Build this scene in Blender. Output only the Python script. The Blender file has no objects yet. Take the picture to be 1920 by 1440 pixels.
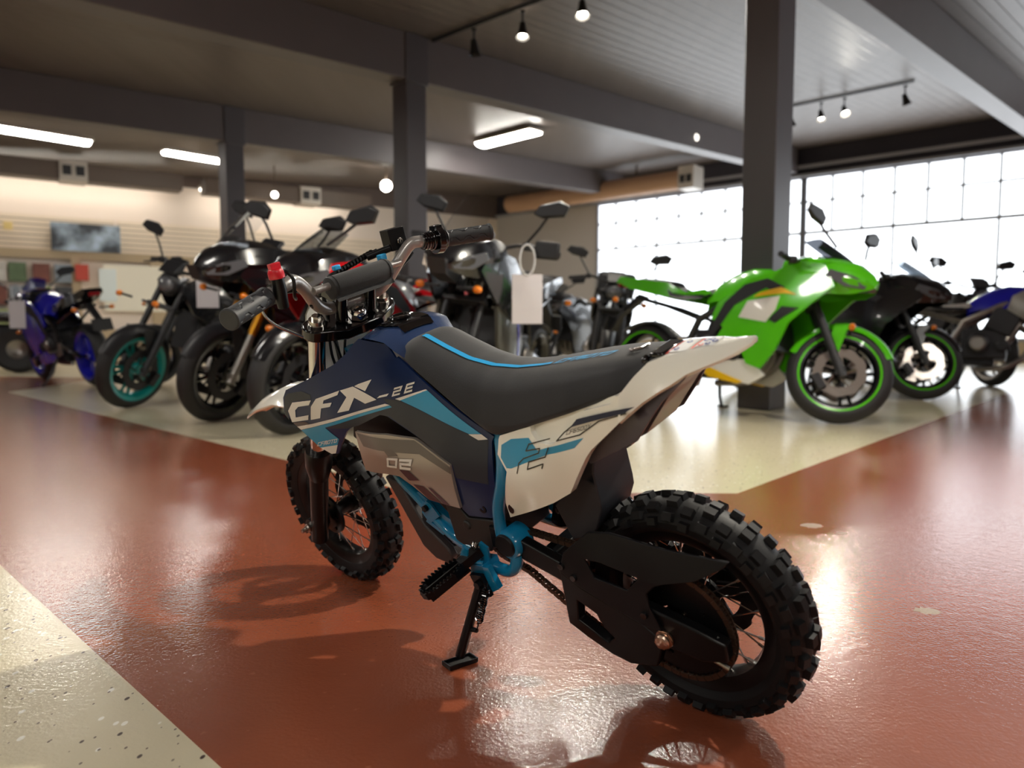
import bpy, bmesh, math, random
import numpy as np
from mathutils import Vector, Matrix
from mathutils.geometry import delaunay_2d_cdt
random.seed(7)
S = bpy.context.scene
COL = S.collection
R = math.radians

# ---------------- camera ----------------
cd = bpy.data.cameras.new('camera'); cam = bpy.data.objects.new('camera', cd); COL.objects.link(cam)
cam.location = (0, 0, .57); cam.rotation_euler = (R(90-4.3), 0, 0)
cd.sensor_width = 36; cd.lens = 36*1390/1920; cd.clip_start = .02; cd.clip_end = 200
cd.dof.use_dof = True; cd.dof.focus_distance = 1.27; cd.dof.aperture_fstop = 3.3
S.camera = cam
# ---------------- colour management ----------------
S.view_settings.view_transform = 'Standard'; S.view_settings.look = 'None'
S.view_settings.exposure = 1.17; S.view_settings.gamma = 1; S.view_settings.use_curve_mapping = False
S.cycles.use_denoising = True
S.cycles.max_bounces = 8; S.cycles.diffuse_bounces = 4; S.cycles.glossy_bounces = 4
S.cycles.transparent_max_bounces = 12; S.cycles.sample_clamp_indirect = 6
S.cycles.caustics_reflective = False; S.cycles.caustics_refractive = False
# ---------------- world: bright overcast daylight ----------------
W = bpy.data.worlds.new('sky'); S.world = W; W.use_nodes = True
W.node_tree.nodes['Background'].inputs[0].default_value = (.90, .95, 1.0, 1)
W.node_tree.nodes['Background'].inputs[1].default_value = 1.9
LAMP_E = 26.0      # emission of the fluorescent diffusers
SPOT_W = 30.0      # watts of one track spot
# daylight portal just outside the window wall (K = far corner of the room)
KX, KY = -.39, 19.8
WD = Vector((.755, -.656, 0))           # along the window wall, towards the right
WN = Vector((-.656, -.755, 0))          # into the room
pl = bpy.data.lights.new('window_portal', 'AREA'); pl.shape = 'RECTANGLE'; pl.size = 14; pl.size_y = 3.2
pl.cycles.is_portal = True
po = bpy.data.objects.new('window_portal', pl); COL.objects.link(po)
c_ = Vector((KX, KY, 2.0)) + WD*10 - WN*.12
po.matrix_world = Matrix.Translation(c_) @ Matrix((WD.to_tuple(), (0, 0, 1), (-WN).to_tuple())).transposed().to_4x4()

# ---------------- helpers ----------------
MATS = {}
def lin(c):
    return tuple((v/12.92 if v <= .04045 else ((v+.055)/1.055)**2.4) for v in c)
def mat(name, srgb, rough=.5, metal=0., coat=0., spec=.5, bump=0., bscale=200., emit=0., noise=0., sheen=0.):
    """srgb given as 0-255"""
    if name in MATS: return MATS[name]
    m = bpy.data.materials.new(name); m.use_nodes = True; nt = m.node_tree; b = nt.nodes['Principled BSDF']
    c = lin([v/255 for v in srgb])
    b.inputs['Base Color'].default_value = (*c, 1); b.inputs['Roughness'].default_value = rough
    b.inputs['Metallic'].default_value = metal; b.inputs['Coat Weight'].default_value = coat
    b.inputs['Coat Roughness'].default_value = .06
    b.inputs['Specular IOR Level'].default_value = spec
    if sheen: b.inputs['Sheen Weight'].default_value = sheen
    if emit:
        b.inputs['Emission Color'].default_value = (*c, 1); b.inputs['Emission Strength'].default_value = emit
    if bump or noise:
        tc = nt.nodes.new('ShaderNodeTexCoord'); n = nt.nodes.new('ShaderNodeTexNoise'); n.inputs['Scale'].default_value = bscale
        n.inputs['Detail'].default_value = 3
        nt.links.new(tc.outputs['Object'], n.inputs['Vector'])
        if bump:
            bp = nt.nodes.new('ShaderNodeBump'); bp.inputs['Strength'].default_value = bump; bp.inputs['Distance'].default_value = .001
            nt.links.new(n.outputs['Fac'], bp.inputs['Height']); nt.links.new(bp.outputs[0], b.inputs['Normal'])
        if noise:
            mx = nt.nodes.new('ShaderNodeMix'); mx.data_type = 'RGBA'
            mx.inputs[6].default_value = (*[v*(1-noise) for v in c], 1); mx.inputs[7].default_value = (*[min(1, v*(1+noise)) for v in c], 1)
            nt.links.new(n.outputs['Fac'], mx.inputs[0]); nt.links.new(mx.outputs[2], b.inputs['Base Color'])
    MATS[name] = m
    return m

class MB:
    def __init__(s): s.v = []; s.f = []; s.m = []; s.mi = 0
    def add(s, vs, fs):
        k = len(s.v); s.v += [tuple(p) for p in vs]; s.f += [tuple(i+k for i in f) for f in fs]; s.m += [s.mi]*len(fs); return k
    def box(s, c, d, rot=None):
        x, y, z = [q/2 for q in d]
        vs = [Vector((a*x, b*y, e*z)) for e in (-1, 1) for b in (-1, 1) for a in (-1, 1)]
        if rot is not None: vs = [rot @ q for q in vs]
        c = Vector(c)
        s.add([c+q for q in vs], [(0, 2, 3, 1), (4, 5, 7, 6), (0, 1, 5, 4), (2, 6, 7, 3), (0, 4, 6, 2), (1, 3, 7, 5)])
    def tube(s, path, r, seg=10, closed=False, cap=True, sq=1.0):
        P = [Vector(p) for p in path]; n = len(P)
        rr = r if isinstance(r, (list, tuple)) else [r]*n
        rings = []; prev = None
        for i, p in enumerate(P):
            a = P[(i-1) % n] if (i > 0 or closed) else p; b = P[(i+1) % n] if (i < n-1 or closed) else p
            t = (b-a).normalized()
            if prev is None:
                u = t.orthogonal().normalized()
            else:
                u = (prev - t*prev.dot(t)); u = u.normalized() if u.length > 1e-6 else t.orthogonal().normalized()
            prev = u; w = t.cross(u)
            rings.append([p + (u*math.cos(q)+w*sq*math.sin(q))*rr[i] for q in [2*math.pi*k/seg for k in range(seg)]])
        k0 = len(s.v); vs = [q for ring in rings for q in ring]; fs = []
        m = n if closed else n-1
        for i in range(m):
            for j in range(seg):
                a = i*seg+j; b = i*seg+(j+1) % seg; c = ((i+1) % n)*seg+(j+1) % seg; d = ((i+1) % n)*seg+j
                fs.append((a, b, c, d))
        if cap and not closed:
            fs.append(tuple(range(seg-1, -1, -1))); fs.append(tuple((n-1)*seg+j for j in range(seg)))
        s.add(vs, fs)
    def cyl(s, a, b, r, seg=16, r2=None):
        s.tube([a, b], [r, r if r2 is None else r2], seg)
    def lathe(s, prof, c=(0, 0, 0), seg=48, axis='y', closed=True):
        """prof: (radius, offset along axis)"""
        n = len(prof); c = Vector(c); vs = []; fs = []
        for k in range(seg):
            a = 2*math.pi*k/seg; ca, sa = math.cos(a), math.sin(a)
            for r, h in prof:
                q = (r*ca, h, r*sa) if axis == 'y' else ((r*ca, r*sa, h) if axis == 'z' else (h, r*ca, r*sa))
                vs.append(c+Vector(q))
        m = n if closed else n-1
        for k in range(seg):
            k2 = (k+1) % seg
            for j in range(m):
                j2 = (j+1) % n; fs.append((k*n+j, k*n+j2, k2*n+j2, k2*n+j))
        s.add(vs, fs)
    def prism(s, poly, y0, y1):
        """poly in (x,z), extruded along y, triangulated ends"""
        n = len(poly); vs = [(x, y0, z) for x, z in poly]+[(x, y1, z) for x, z in poly]
        r = delaunay_2d_cdt([Vector(p) for p in poly], [], [list(range(n))], 1, 1e-6)
        if len(r[0]) == n and r[2]:
            idx = [o[0] for o in r[3]]
            fs = [tuple(idx[i] for i in f) for f in r[2]]
        else: fs = [tuple(range(n))]
        fs2 = [tuple(i+n for i in reversed(f)) for f in fs]
        s.add(vs, fs+fs2+[(i, (i+1) % n, (i+1) % n+n, i+n) for i in range(n)])
    def grid(s, rows, closed=False, caps=False):
        n = len(rows[0]); vs = [p for r in rows for p in r]; fs = []
        for i in range(len(rows)-1):
            for j in range(n if closed else n-1):
                j2 = (j+1) % n; fs.append((i*n+j, i*n+j2, (i+1)*n+j2, (i+1)*n+j))
        if caps:
            fs.append(tuple(range(n))); fs.append(tuple((len(rows)-1)*n+j for j in reversed(range(n))))
        s.add(vs, fs)
    def sphere(s, c, r, seg=16, sc=(1, 1, 1)):
        rows = []
        for i in range(seg//2+1):
            t = math.pi*i/(seg//2)
            rows.append([(c[0]+sc[0]*r*math.sin(t)*math.cos(a), c[1]+sc[1]*r*math.sin(t)*math.sin(a), c[2]+sc[2]*r*math.cos(t)) for a in [2*math.pi*k/seg for k in range(seg)]])
        s.grid(rows, closed=True)
    def xf(s, M, start=0):
        for i in range(start, len(s.v)): s.v[i] = tuple(M @ Vector(s.v[i]))
    def build(s, name, mats, parent=None, ang=35, bevel=0., seg=2, recalc=True):
        me = bpy.data.meshes.new(name); me.from_pydata(s.v, [], s.f)
        if not isinstance(mats, (list, tuple)): mats = [mats]
        for m in mats: me.materials.append(m)
        me.polygons.foreach_set('material_index', s.m)
        if recalc:
            bm = bmesh.new(); bm.from_mesh(me); bmesh.ops.remove_doubles(bm, verts=bm.verts, dist=1e-6)
            bmesh.ops.recalc_face_normals(bm, faces=bm.faces); bm.to_mesh(me); bm.free()
        me.shade_smooth(); me.set_sharp_from_angle(angle=R(ang))
        o = bpy.data.objects.new(name, me); COL.objects.link(o)
        if parent is not None: o.parent = parent
        if bevel:
            b = o.modifiers.new('bevel', 'BEVEL'); b.width = bevel; b.segments = seg; b.limit_method = 'ANGLE'; b.angle_limit = R(40)
        return o

def inside(p, poly):
    x, y = p; c = False; n = len(poly)
    for i in range(n):
        x1, y1 = poly[i]; x2, y2 = poly[(i+1) % n]
        if (y1 > y) != (y2 > y) and x < (x2-x1)*(y-y1)/(y2-y1)+x1: c = not c
    return c
def fillpoly(poly, step):
    """triangulate a 2-D polygon with interior grid points; returns verts2d, faces, n_boundary order"""
    P = []
    for i, a in enumerate(poly):
        b = poly[(i+1) % len(poly)]; d = math.hypot(b[0]-a[0], b[1]-a[1]); n = max(1, int(d/step))
        P += [(a[0]+(b[0]-a[0])*k/n, a[1]+(b[1]-a[1])*k/n) for k in range(n)]
    nb = len(P); xs = [p[0] for p in P]; ys = [p[1] for p in P]
    x = min(xs)+step*.5
    while x < max(xs):
        y = min(ys)+step*.5
        while y < max(ys):
            if inside((x, y), poly) and min(math.hypot(x-p[0], y-p[1]) for p in P[:nb]) > step*.45: P.append((x, y))
            y += step
        x += step
    r = delaunay_2d_cdt([Vector(p) for p in P], [], [list(range(nb))], 1, 1e-7)
    return [tuple(v) for v in r[0]], [tuple(f) for f in r[2]]
def skin(mb, poly, Y, t=.003, step=.014, side=1, off=0.):
    """curved plate over polygon (x,z) with lateral height Y(x,z); t = thickness towards the middle"""
    vs, fs = fillpoly(poly, step); n = len(vs)
    top = [(x, side*(Y(x, z)+off), z) for x, z in vs]
    if t <= 0:
        mb.add(top, fs); return
    bot = [(x, side*(Y(x, z)+off-t), z) for x, z in vs]
    cnt = {}
    for f in fs:
        for i in range(len(f)):
            e = (f[i], f[(i+1) % len(f)]); cnt[e] = cnt.get(e, 0)+1
    edge = [e for e in cnt if (e[1], e[0]) not in cnt]
    mb.add(top+bot, fs+[tuple(i+n for i in reversed(f)) for f in fs]+[(a, a+n, b+n, b) for a, b in edge])

# ---- angular stroke lettering (unit cell, strokes as polylines) ----
GL = {'0': [[(.1, .1), (.9, .1), (.9, .9), (.1, .9), (.1, .1)]], 'O': [[(.1, .1), (.9, .1), (.9, .9), (.1, .9), (.1, .1)]],
      '2': [[(.05, .9), (.92, .9), (.92, .52), (.1, .52), (.1, .1), (.95, .1)]],
      'E': [[(.95, .9), (.1, .9), (.1, .1), (.95, .1)], [(.1, .5), (.85, .5)]],
      'C': [[(.95, .9), (.1, .9), (.1, .1), (.95, .1)]], 'F': [[(.95, .9), (.1, .9), (.1, 0)], [(.1, .5), (.85, .5)]],
      'M': [[(.08, 0), (.08, .9), (.5, .9), (.92, .9), (.92, 0)], [(.5, .9), (.5, .2)]],
      'T': [[(0, .9), (1, .9)], [(.5, .9), (.5, 0)]], '6': [[(.9, .9), (.1, .9), (.1, .1), (.9, .1), (.9, .52), (.1, .52)]],
      '5': [[(.95, .9), (.1, .9), (.1, .52), (.9, .52), (.9, .1), (.05, .1)]], 'D': [[(.1, .1), (.8, .1), (.92, .25), (.92, .75), (.8, .9), (.1, .9), (.1, .1)]],
      'Y': [[(.05, 1), (.5, .5), (.95, 1)], [(.5, .5), (.5, 0)]]}
def strokes(poly, w):
    """quads of a polyline with half width w (2-D)"""
    out = []
    for i in range(len(poly)-1):
        a = Vector(poly[i]); b = Vector(poly[i+1]); d = (b-a).normalized()
        n = Vector((-d.y, d.x))*w; e = d*w*.98
        out.append([a-e-n, b+e-n, b+e+n, a-e+n])
    return out
def text_on(mb, txt, o, ue, ve, Y, w=.13, gap=.25, off=.0012, side=1):
    """o, ue, ve: baseline start, end of the whole word, top of the first letter (x,z)"""
    o = Vector(o); U = (Vector(ue)-o); V = Vector(ve)-o; n = len(txt); cw = 1/(n+gap*(n-1))
    for k, ch in enumerate(txt):
        base = o+U*(cw*(1+gap)*k)
        for pl_ in GL.get(ch, []):
            lw, lh = U.length*cw, V.length
            for q in strokes([(x*lw, y*lh) for x, y in pl_], w*min(lw, lh)):
                pts = [base+U.normalized()*p.x+V.normalized()*p.y for p in q]
                mb.add([(p.x, side*(Y(p.x, p.y)+off), p.y) for p in pts], [(0, 1, 2, 3)])
def lines_on(mb, poly, Y, w, off=.0012):
    for q in strokes(poly, w):
        mb.add([(p.x, Y(p.x, p.y)+off, p.y) for p in q], [(0, 1, 2, 3)])
def spline(pts, n=6):
    """Catmull-Rom through points"""
    P = [Vector(p) for p in pts]; P = [P[0]*2-P[1]]+P+[P[-1]*2-P[-2]]; out = []
    for i in range(1, len(P)-2):
        for k in range(n):
            t = k/n; a, b, c, d = P[i-1:i+3]
            out.append(.5*((2*b)+(c-a)*t+(2*a-5*b+4*c-d)*t*t+(3*b-a-3*c+d)*t**3))
    out.append(P[-2]); return out
def thing(name, label, cat, loc=(0, 0, 0), group=None, M=None):
    o = bpy.data.objects.new(name, None); o.empty_display_size = .1; COL.objects.link(o)
    if M is not None: o.matrix_world = M
    else: o.location = loc
    o['label'] = label; o['category'] = cat
    if group: o['group'] = group
    return o
def tag(o, label, cat, group=None):
    o['label'] = label; o['category'] = cat
    if group: o['group'] = group
    return o
def struct(o): o['kind'] = 'structure'; return o

def tps(ctrl):
    P=np.array([(a,c) for a,c,b in ctrl],float);V=np.array([b for a,c,b in ctrl],float)
    n=len(P)
    def K(r2): return np.where(r2>1e-12,r2*np.log(np.maximum(r2,1e-12)),0.)
    A=np.zeros((n+3,n+3))
    A[:n,:n]=K(((P[:,None]-P[None])**2).sum(2))+np.eye(n)*1e-4
    A[:n,n]=1;A[:n,n+1:]=P;A[n,:n]=1;A[n+1:,:n]=P.T
    w=np.linalg.solve(A,np.concatenate([V,[0,0,0]]))
    def f(x,z):
        r2=((P-np.array([x,z]))**2).sum(1)
        return float(K(r2)@w[:n]+w[n]+w[n+1]*x+w[n+2]*z)
    return f
# lateral shape of the left body panels: (x, z, y) control points in metres
YS=tps([(.74,.49,.126),(.725,.44,.124),(.64,.39,.108),(.66,.535,.112),(.575,.565,.098),(.515,.605,.078),(.44,.575,.066),(.45,.51,.09),(.42,.44,.090),(.35,.39,.090),(.36,.31,.080),(.29,.30,.072),(.26,.45,.073),(.33,.50,.078),(.60,.47,.116),(.56,.45,.102)])
YP=tps([(.59,.43,.092),(.59,.355,.088),(.52,.40,.100),(.44,.38,.098),(.45,.31,.082),(.36,.31,.082),(.352,.39,.090),(.42,.436,.086),(.52,.345,.086)])
YW=tps([(.24,.45,.078),(.228,.40,.090),(.255,.32,.078),(.19,.38,.095),(.15,.36,.086),(.115,.38,.086),(.07,.45,.086),(.009,.534,.080),(.17,.475,.078),(.12,.46,.092),(-.03,.53,.086),(-.097,.572,.078),(-.15,.590,.064),(-.165,.603,.055)])
SHROUD=[(0.7291,0.5155),(0.7423,0.5006),(0.7514,0.4723),(0.7279,0.4421),(0.6971,0.4129),(0.6750,0.3991),(0.6606,0.3859),(0.6423,0.3882),(0.5909,0.4384),(0.5804,0.4450),(0.5582,0.4531),(0.5298,0.4645),(0.4961,0.4743),(0.4771,0.4715),(0.4211,0.4400),(0.3502,0.4026),(0.3507,0.3842),(0.3641,0.3082),(0.3538,0.2959),(0.2964,0.2993),(0.2806,0.3374),(0.2623,0.4394),(0.2568,0.4481),(0.2702,0.4582),(0.4432,0.5699),(0.4476,0.5684),(0.4644,0.5914),(0.5209,0.6032),(0.5287,0.5984),(0.5532,0.5798),(0.5843,0.5624),(0.6640,0.5352)]
GREY_BAND=[(0.4790,0.5038),(0.4427,0.5027),(0.3011,0.4510),(0.2854,0.4423),(0.2671,0.4427),(0.2871,0.3655),(0.3497,0.3724),(0.3469,0.3963),(0.4713,0.4721),(0.4957,0.4738),(0.5588,0.4504),(0.5875,0.4448),(0.6415,0.4441),(0.4594,0.4898)]
GREY_NOSE=[(0.7377,0.5013),(0.7249,0.5093),(0.6850,0.5138),(0.6591,0.5084),(0.6617,0.4996),(0.7171,0.4933),(0.7390,0.4744),(0.7437,0.4549),(0.7514,0.4657)]
LETTER_C=[(0.7177,0.4917),(0.6602,0.4979),(0.6697,0.4883),(0.7033,0.4837),(0.7150,0.4766),(0.7205,0.4615),(0.6790,0.4684),(0.6852,0.4583),(0.7364,0.4510),(0.7370,0.4745)]
LETTER_F=[(0.6769,0.4588),(0.6647,0.4855),(0.6440,0.5015),(0.5770,0.5180),(0.5829,0.5100),(0.6214,0.4999),(0.6252,0.4934),(0.5999,0.4966),(0.6068,0.4887),(0.6335,0.4844),(0.6456,0.4645)]
LETTER_X=[(0.5757,0.5180),(0.5439,0.5246),(0.4934,0.5017),(0.5239,0.4937),(0.5460,0.5046),(0.5659,0.4810),(0.5927,0.4773),(0.5633,0.5058)]
LETTER_X_TIP=[(0.4987,0.5361),(0.5173,0.5162),(0.5407,0.5250),(0.5307,0.5286)]
DASH=[(0.4921,0.5041),(0.4844,0.5087),(0.4608,0.5134),(0.4664,0.5088)]
WHITE_LINE=[(0.7262,0.4422),(0.6773,0.4505),(0.4747,0.4952),(0.4638,0.4934),(0.6790,0.4437),(0.7178,0.4359)]
BLUE_STRIP=[(0.6794,0.4431),(0.4639,0.4929),(0.4594,0.4898),(0.6430,0.4449)]
BLUE_BLOCK=[(0.7173,0.4353),(0.6794,0.4431),(0.6430,0.4449),(0.6186,0.4220),(0.6307,0.4083),(0.6832,0.3995)]
WHITE_TIP=[(0.6822,0.3993),(0.6307,0.4083),(0.6468,0.3890),(0.6592,0.3871)]
MAROON=[(0.7348,0.4502),(0.6971,0.4543),(0.6841,0.4490),(0.7262,0.4422)]
BLUE_FIN=[(0.4370,0.5019),(0.3771,0.5196),(0.2781,0.4522),(0.3008,0.4521)]
FIN_LINE=[(0.4480,0.5045),(0.3800,0.5206),(0.3762,0.5194),(0.4379,0.5019)]
FIN_TIP=[(0.3022,0.4516),(0.2776,0.4520),(0.2676,0.4440),(0.2854,0.4423)]
PLATE=[(0.5838,0.4340),(0.4908,0.4394),(0.4265,0.4342),(0.3502,0.3967),(0.3525,0.3744),(0.3613,0.3131),(0.4355,0.3181),(0.4623,0.3424),(0.4900,0.3577),(0.5658,0.3518),(0.5944,0.3529),(0.5866,0.4071)]
PL_A=[(0.4769,0.3752),(0.4501,0.3770),(0.4320,0.3606),(0.4616,0.3553)]
PL_B=[(0.4558,0.3477),(0.4288,0.3489),(0.4019,0.3163),(0.4330,0.3181)]
PL_C=[(0.4182,0.3477),(0.4107,0.3469),(0.3829,0.3159),(0.3977,0.3151)]
PL_D=[(0.5047,0.4139),(0.4808,0.4147),(0.4681,0.4024),(0.4951,0.3987)]
PL_TOP=[(0.5780,0.4323),(0.4268,0.4322),(0.3505,0.3934),(0.3528,0.3812),(0.4176,0.4094),(0.5674,0.4078)]
T_2=[(0.4546,0.5083),(0.4376,0.5116),(0.4467,0.5226)]
T_E=[(0.4277,0.5132),(0.4108,0.5167),(0.4207,0.5283)]
T_CFMOTO=[(0.6899,0.4020),(0.6304,0.4139),(0.6810,0.4113)]
T_0=[(0.5113,0.3755),(0.4811,0.3780),(0.4988,0.3962)]
T_02=[(0.4735,0.3782),(0.4439,0.3802),(0.4640,0.3981)]
T_CODE=[(0.0995,0.4750),(0.0600,0.4869),(0.0966,0.4818)]
WHITE_OLD=[(0.2416,0.4488),(0.2467,0.4247),(0.2287,0.4012),(0.2571,0.3388),(0.2581,0.3111),(0.1501,0.3613),(0.1150,0.3829),(0.0748,0.4430),(0.0644,0.4552),(0.0109,0.5002),(-0.0201,0.5246),(-0.0369,0.5352),(-0.0751,0.5570),(-0.1313,0.5794),(-0.1591,0.5974),(-0.1549,0.5980),(-0.1226,0.5923),(-0.0834,0.5841),(-0.0420,0.5767),(-0.0237,0.5699),(-0.0078,0.5543),(0.0036,0.5427),(0.0097,0.5342),(0.0614,0.5163),(0.1170,0.4962),(0.1714,0.4764),(0.2387,0.4540)]
WHITE_LEDGE=[(0.0097,0.5342),(0.0614,0.5163),(0.1170,0.4962),(0.1714,0.4764),(0.1717,0.4677),(0.1572,0.4557),(0.1297,0.4577),(0.1066,0.4701),(0.0896,0.4873),(0.0691,0.5090),(0.0232,0.5218),(0.0162,0.5329)]
WHITE_MAIN=[(0.2416,0.4488),(0.2467,0.4247),(0.2287,0.4012),(0.2571,0.3388),(0.2581,0.3111),(0.1501,0.3613),(0.1150,0.3829),(0.0748,0.4430),(0.0644,0.4552),(0.0109,0.5002),(0.0082,0.5182),(0.0097,0.5342),(0.0162,0.5329),(0.0232,0.5218),(0.0691,0.5090),(0.0896,0.4873),(0.1066,0.4701),(0.1297,0.4577),(0.1572,0.4557),(0.1717,0.4677),(0.1727,0.4755),(0.2387,0.4540)]
W_BLUE=[(0.2354,0.4411),(0.2131,0.4529),(0.1761,0.4595),(0.1584,0.4445),(0.1366,0.4528),(0.0727,0.4726),(0.0892,0.4570),(0.1369,0.4426),(0.2164,0.4092),(0.2270,0.4077),(0.2388,0.4216)]
W_NAVY=[(0.0780,0.4992),(-0.0181,0.5250),(-0.0069,0.5185),(-0.0006,0.5143),(0.0896,0.4873)]
L_1=[(0.2034,0.4048),(0.1983,0.4201),(0.1876,0.4288),(0.1560,0.4415),(0.1525,0.4489),(0.1817,0.4407),(0.1756,0.4509),(0.1282,0.4674)]
L_2=[(0.1337,0.4533),(0.1428,0.4381),(0.1774,0.4255),(0.1814,0.4140),(0.1498,0.4264),(0.1531,0.4193)]
L_3=[(0.0896,0.4873),(0.1023,0.4781),(0.1155,0.4660),(0.0773,0.4768),(0.0444,0.4982),(-0.0005,0.5131)]
REAR_HOLE=[(0.2468,0.3306)]
FLAP=[(0.1112,0.4284),(0.0940,0.4265),(0.1028,0.3942),(0.0999,0.3510),(0.1004,0.3352),(0.1164,0.3000),(0.1390,0.2814),(0.1662,0.2726),(0.1891,0.3285),(0.1630,0.3514)]
GUARD=[(0.1582,0.2736),(0.1119,0.3128),(0.0746,0.3182),(-0.0117,0.3133),(-0.0978,0.3040),(-0.0886,0.2945),(-0.0536,0.2748),(-0.0099,0.2637),(0.0046,0.2564),(0.0190,0.2412),(0.0186,0.2194),(0.0042,0.1840),(0.0351,0.1848),(0.0890,0.2021),(0.1367,0.2184),(0.1725,0.2392)]
GUARD_WIN=[(0.1178,0.2731),(0.0903,0.2735),(0.0278,0.2639),(0.0509,0.2384),(0.1068,0.2440)]
LOOP_OUT=[(0.1763,0.2357),(0.1779,0.2026),(0.1800,0.1398),(0.1474,0.1234),(0.1060,0.1070),(0.0727,0.1014),(0.0262,0.1129),(0.0077,0.1611),(0.0382,0.1810),(0.1404,0.2148)]
LOOP_WIN=[(0.1523,0.1885),(0.1205,0.1740),(0.1113,0.1529),(0.0948,0.1391),(0.1089,0.1265),(0.1586,0.1515)]
MUD_UNDER=[(0.0940,0.4279),(0.0872,0.4214),(0.0048,0.4648),(-0.0375,0.5196),(-0.0738,0.5546),(-0.0297,0.5312),(0.0450,0.4759)]
MOTORCOVER=[(0.4170,0.3198),(0.3798,0.3008),(0.3665,0.2859),(0.2963,0.2938),(0.3063,0.2599),(0.3275,0.2296),(0.3868,0.2231),(0.4124,0.2344),(0.4136,0.2629)]
SKID=[(0.5959,0.3219),(0.5561,0.3145),(0.5144,0.2322),(0.4627,0.1927),(0.4566,0.1772),(0.4698,0.1592),(0.5066,0.1628),(0.5351,0.1841),(0.5666,0.2562)]
BRACKET=[(0.5047,0.2632),(0.4971,0.2833),(0.4840,0.2911),(0.4731,0.2855),(0.4579,0.2646),(0.4897,0.2440)]
TAIL_LOW=[(0.0109,0.0871,0.5002),(-0.0191,0.0740,0.5239),(-0.0366,0.0670,0.5350),(-0.0560,0.0580,0.5452),(-0.0726,0.0500,0.5553),(-0.0915,0.0400,0.5619),(-0.1077,0.0300,0.5668),(-0.1263,0.0180,0.5743),(-0.1385,0.0070,0.5812),(-0.1422,0.0010,0.5851)]
TAIL_TOP=[(0.0097,0.0798,0.5342),(-0.0057,0.0620,0.5539),(-0.0177,0.0450,0.5665),(-0.0370,0.0360,0.5722),(-0.0631,0.0290,0.5760),(-0.0879,0.0210,0.5798),(-0.1091,0.0120,0.5818),(-0.1272,0.0070,0.5850),(-0.1393,0.0030,0.5864),(-0.1416,0.0010,0.5858)]
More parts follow.
